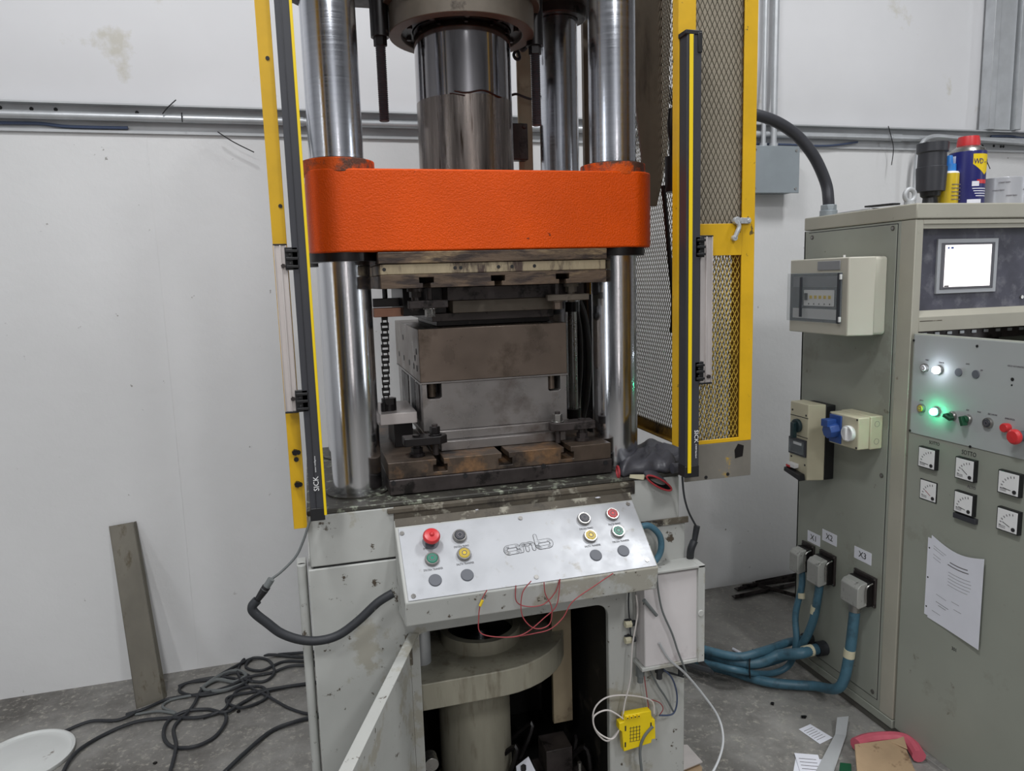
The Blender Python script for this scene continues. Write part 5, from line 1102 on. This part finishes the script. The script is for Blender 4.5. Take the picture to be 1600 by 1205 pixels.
fc([(285, 1030), (400, 985), (520, 980), (600, 945), (560, 955), (640, 930), (750, 885), (900, 862), (1000, 835), (1100, 790), (1200, 770), (1290, 740), (1400, 735)], .0062, 'dark cable running from behind the bucket lid past the foot of the steel strip')
fc([(270, 1230), (330, 1130), (450, 1050), (600, 988), (750, 970), (880, 968), (985, 945), (1000, 985), (950, 1055), (860, 1098), (765, 1098), (725, 1050), (745, 985), (820, 942), (920, 932), (1000, 945), (1080, 900), (1180, 850), (1350, 820)], .0068, 'dark cable making one large open ring on the floor')
fc([(745, 1240), (780, 1100), (772, 1010), (850, 925), (905, 830), (1000, 765), (1120, 705), (1200, 690), (1350, 700)], .0066, 'dark cable coming straight toward the viewer through the large ring')
fc([(980, 1225), (1090, 1120), (1200, 1030), (1300, 990), (1400, 965)], .0075, 'dark cable at the lower left corner of the press base')
fc([(1400, 675), (1200, 690), (1110, 690), (1060, 740), (1065, 790), (1160, 810), (1215, 770), (1190, 715), (1120, 705), (1090, 745), (1160, 760), (1260, 720), (1400, 720)], .006, 'dark cable in a small tight coil by the wall foot')
fc([(790, 830), (840, 812), (930, 800), (1040, 770), (1110, 790), (1060, 830), (960, 860), (860, 870), (795, 850), (830, 815), (960, 790), (1060, 800), (1100, 830), (1180, 870), (1290, 930), (1400, 955)], .0058, 'dark cable in the flat oval coil nearest the steel strip')
fc([(1400, 812), (1150, 850), (1020, 875), (1010, 905), (1070, 925), (1150, 900), (1190, 865), (1150, 830), (1060, 845), (1020, 890), (990, 935), (900, 970)], .006, 'dark cable looped in a small ring beside the press base')
fc([(890, 840), (960, 800), (1040, 810), (1090, 780), (1040, 760), (960, 790), (900, 840), (980, 850), (1080, 820)], .0075, 'wrinkled grey cable knotted in the middle of the cable pile', m='wire_grey')
fc([(600, 955), (700, 940), (780, 950), (720, 920), (760, 890), (850, 870), (960, 850)], .005, 'grey cable curling around the foot of the steel strip', m='wire_grey')
# dark bars by the wall on the right
for i, (a, c_, wd_) in enumerate((((1150, 922), (1245, 900), .03), ((1146, 934), (1240, 914), .03), ((1178, 912), (1250, 898), .025), ((1185, 916), (1248, 933), .028), ((1158, 918), (1262, 905), .02))):
    A, D = aZ(*a, .006 + .004 * i), aZ(*c_, .006 + .004 * i); d_ = (D - A).normalized(); s_ = Vector((-d_.y, d_.x, 0)) * wd_ / 2
    b = B(); b.poly3([A - s_, D - s_, D + s_, A + s_], (0, 0, .005)); b.poly3([A - s_, D - s_, D - s_ * .9, A - s_ * .9], (0, 0, .02))
    tag(obj('steel_bar', b, 'dark_steel', None, .001), ['dark steel angle bar on the floor by the wall, second from the viewer', 'dark steel angle bar on the floor by the wall, the one nearest the viewer', 'short dark steel bar on the floor touching the wall side of the pile', 'dark steel bar lying crosswise under the cabinet end of the pile', 'slim dark steel bar in the middle of the pile by the wall'][i], 'metal bar', 'dark bars on the floor by the wall')
def sheet(name, q, z, m, label, cat='paper', th=.0008, lines=False):
    P_ = [aZ(px, py, z) for px, py in q]; b = B().use(m); b.poly3(P_, (0, 0, th))
    if lines:
        b.use('ink_soft'); A, Bq, D = P_[0], P_[1], P_[3]
        for k in range(6):
            f = .18 + .12 * k; s0 = A + (D - A) * f; e1 = s0 + (Bq - A) * .85; s0 = s0 + (Bq - A) * .12; dd = (D - A) * .02
            b.poly3([s0 + Vector((0, 0, th)), e1 + Vector((0, 0, th)), e1 + dd + Vector((0, 0, th)), s0 + dd + Vector((0, 0, th))], (0, 0, .0002))
    return tag(obj(name, b, None), label, cat)
sheet('paper_slip', ((1248, 1140), (1266, 1132), (1301, 1153), (1281, 1163)), .001, 'paper', 'small printed white slip lying alone on the floor', lines=True)
sheet('paper_sheet', ((1238, 1215), (1243, 1186), (1288, 1187), (1290, 1215)), .001, 'paper', 'lower sheet of the two white papers at the bottom edge')
sheet('paper_sheet', ((1241, 1177), (1278, 1180), (1292, 1222), (1255, 1222)), .004, 'paper', 'upper printed sheet of the two white papers at the bottom edge', lines=True)
P_ = [aZ(1308, 1122, .03), aZ(1326, 1120, .03), aZ(1322, 1150, .012), aZ(1300, 1215, .004), aZ(1270, 1215, .004), aZ(1305, 1148, .012)]
b = B().use('galv_dull'); b.poly3([P_[0], P_[1], P_[2], P_[5]], (0, 0, .002)); b.poly3([P_[5], P_[2], P_[3], P_[4]], (0, 0, .002)); tag(obj('metal_offcut', b, None), 'bent grey sheet metal offcut on the floor beside the papers', 'sheet metal')
b = B().use('cardboard'); Q_ = [aZ(1335, 1168, .05), aZ(1410, 1158, .05), aZ(1416, 1176, .045), aZ(1432, 1215, .05), aZ(1340, 1225, .045)]; b.poly3(Q_, (0, 0, .012))
b.poly3([aZ(1390, 1160, .06), aZ(1412, 1152, .065), aZ(1418, 1172, .06)], (0, 0, .004)); tag(obj('cardboard_piece', b, None, None, .002), 'crumpled brown cardboard piece on the floor by the cabinet', 'cardboard')
b = B(); b.tube([aZ(1337, 1164, .03), aZ(1360, 1156, .03), aZ(1400, 1154, .03), aZ(1422, 1162, .03), aZ(1436, 1182, .028)], .022, 10, 6); tag(obj('foam_roll', b, 'pink'), 'pink foam strip curled behind the cardboard', 'foam')
b = B(); b.poly3([aZ(1312, 1200, .02), aZ(1330, 1202, .02), aZ(1330, 1220, .02), aZ(1310, 1220, .02)], (0, 0, .02)); tag(obj('green_block', b, 'green_dark', None, .002), 'small dark green block at the bottom edge beside the cardboard', 'block')
sheet('metal_plate', ((1062, 1165), (1074, 1165), (1098, 1192), (1064, 1206)), .03, 'alu', 'grey sheet plate corner sticking out behind the press base', 'sheet metal', .003)
sheet('cardboard_piece', ((1062, 1202), (1085, 1190), (1097, 1205), (1095, 1225), (1062, 1225)), .01, 'cardboard', 'torn cardboard corner under the grey plate by the press base', 'cardboard', .012)
b = B(); b.cyl(aZ(1145, 1014, .008), aZ(1164, 1024, .008), .006, seg=10); tag(obj('white_stick', b, 'paper'), 'small white stick on the floor behind the blue hoses', 'stick')
for i, (px, py) in enumerate(((1207, 1100), (1257, 1121), (243, 1193), (373, 1113), (278, 1035))):
    c = aZ(px, py, .002); b = B(); s = .010
    b.poly3([c + Vector((s * math.cos(a) * random.uniform(.5, 1.5), s * math.sin(a) * random.uniform(.5, 1.2), 0)) for a in (0, 1.0, 2.2, 3.3, 4.6)], (0, 0, .004))
    tag(obj('debris', b, 'black_oil'), ['dark crumb of debris on the floor below the blue hoses', 'dark crumb of debris near the lone white slip', 'dark crumb of debris between the lid and the nearest cable', 'dark crumb of debris inside the ring of cable', 'dark crumb of debris by the wall right of the steel strip'][i], 'debris')
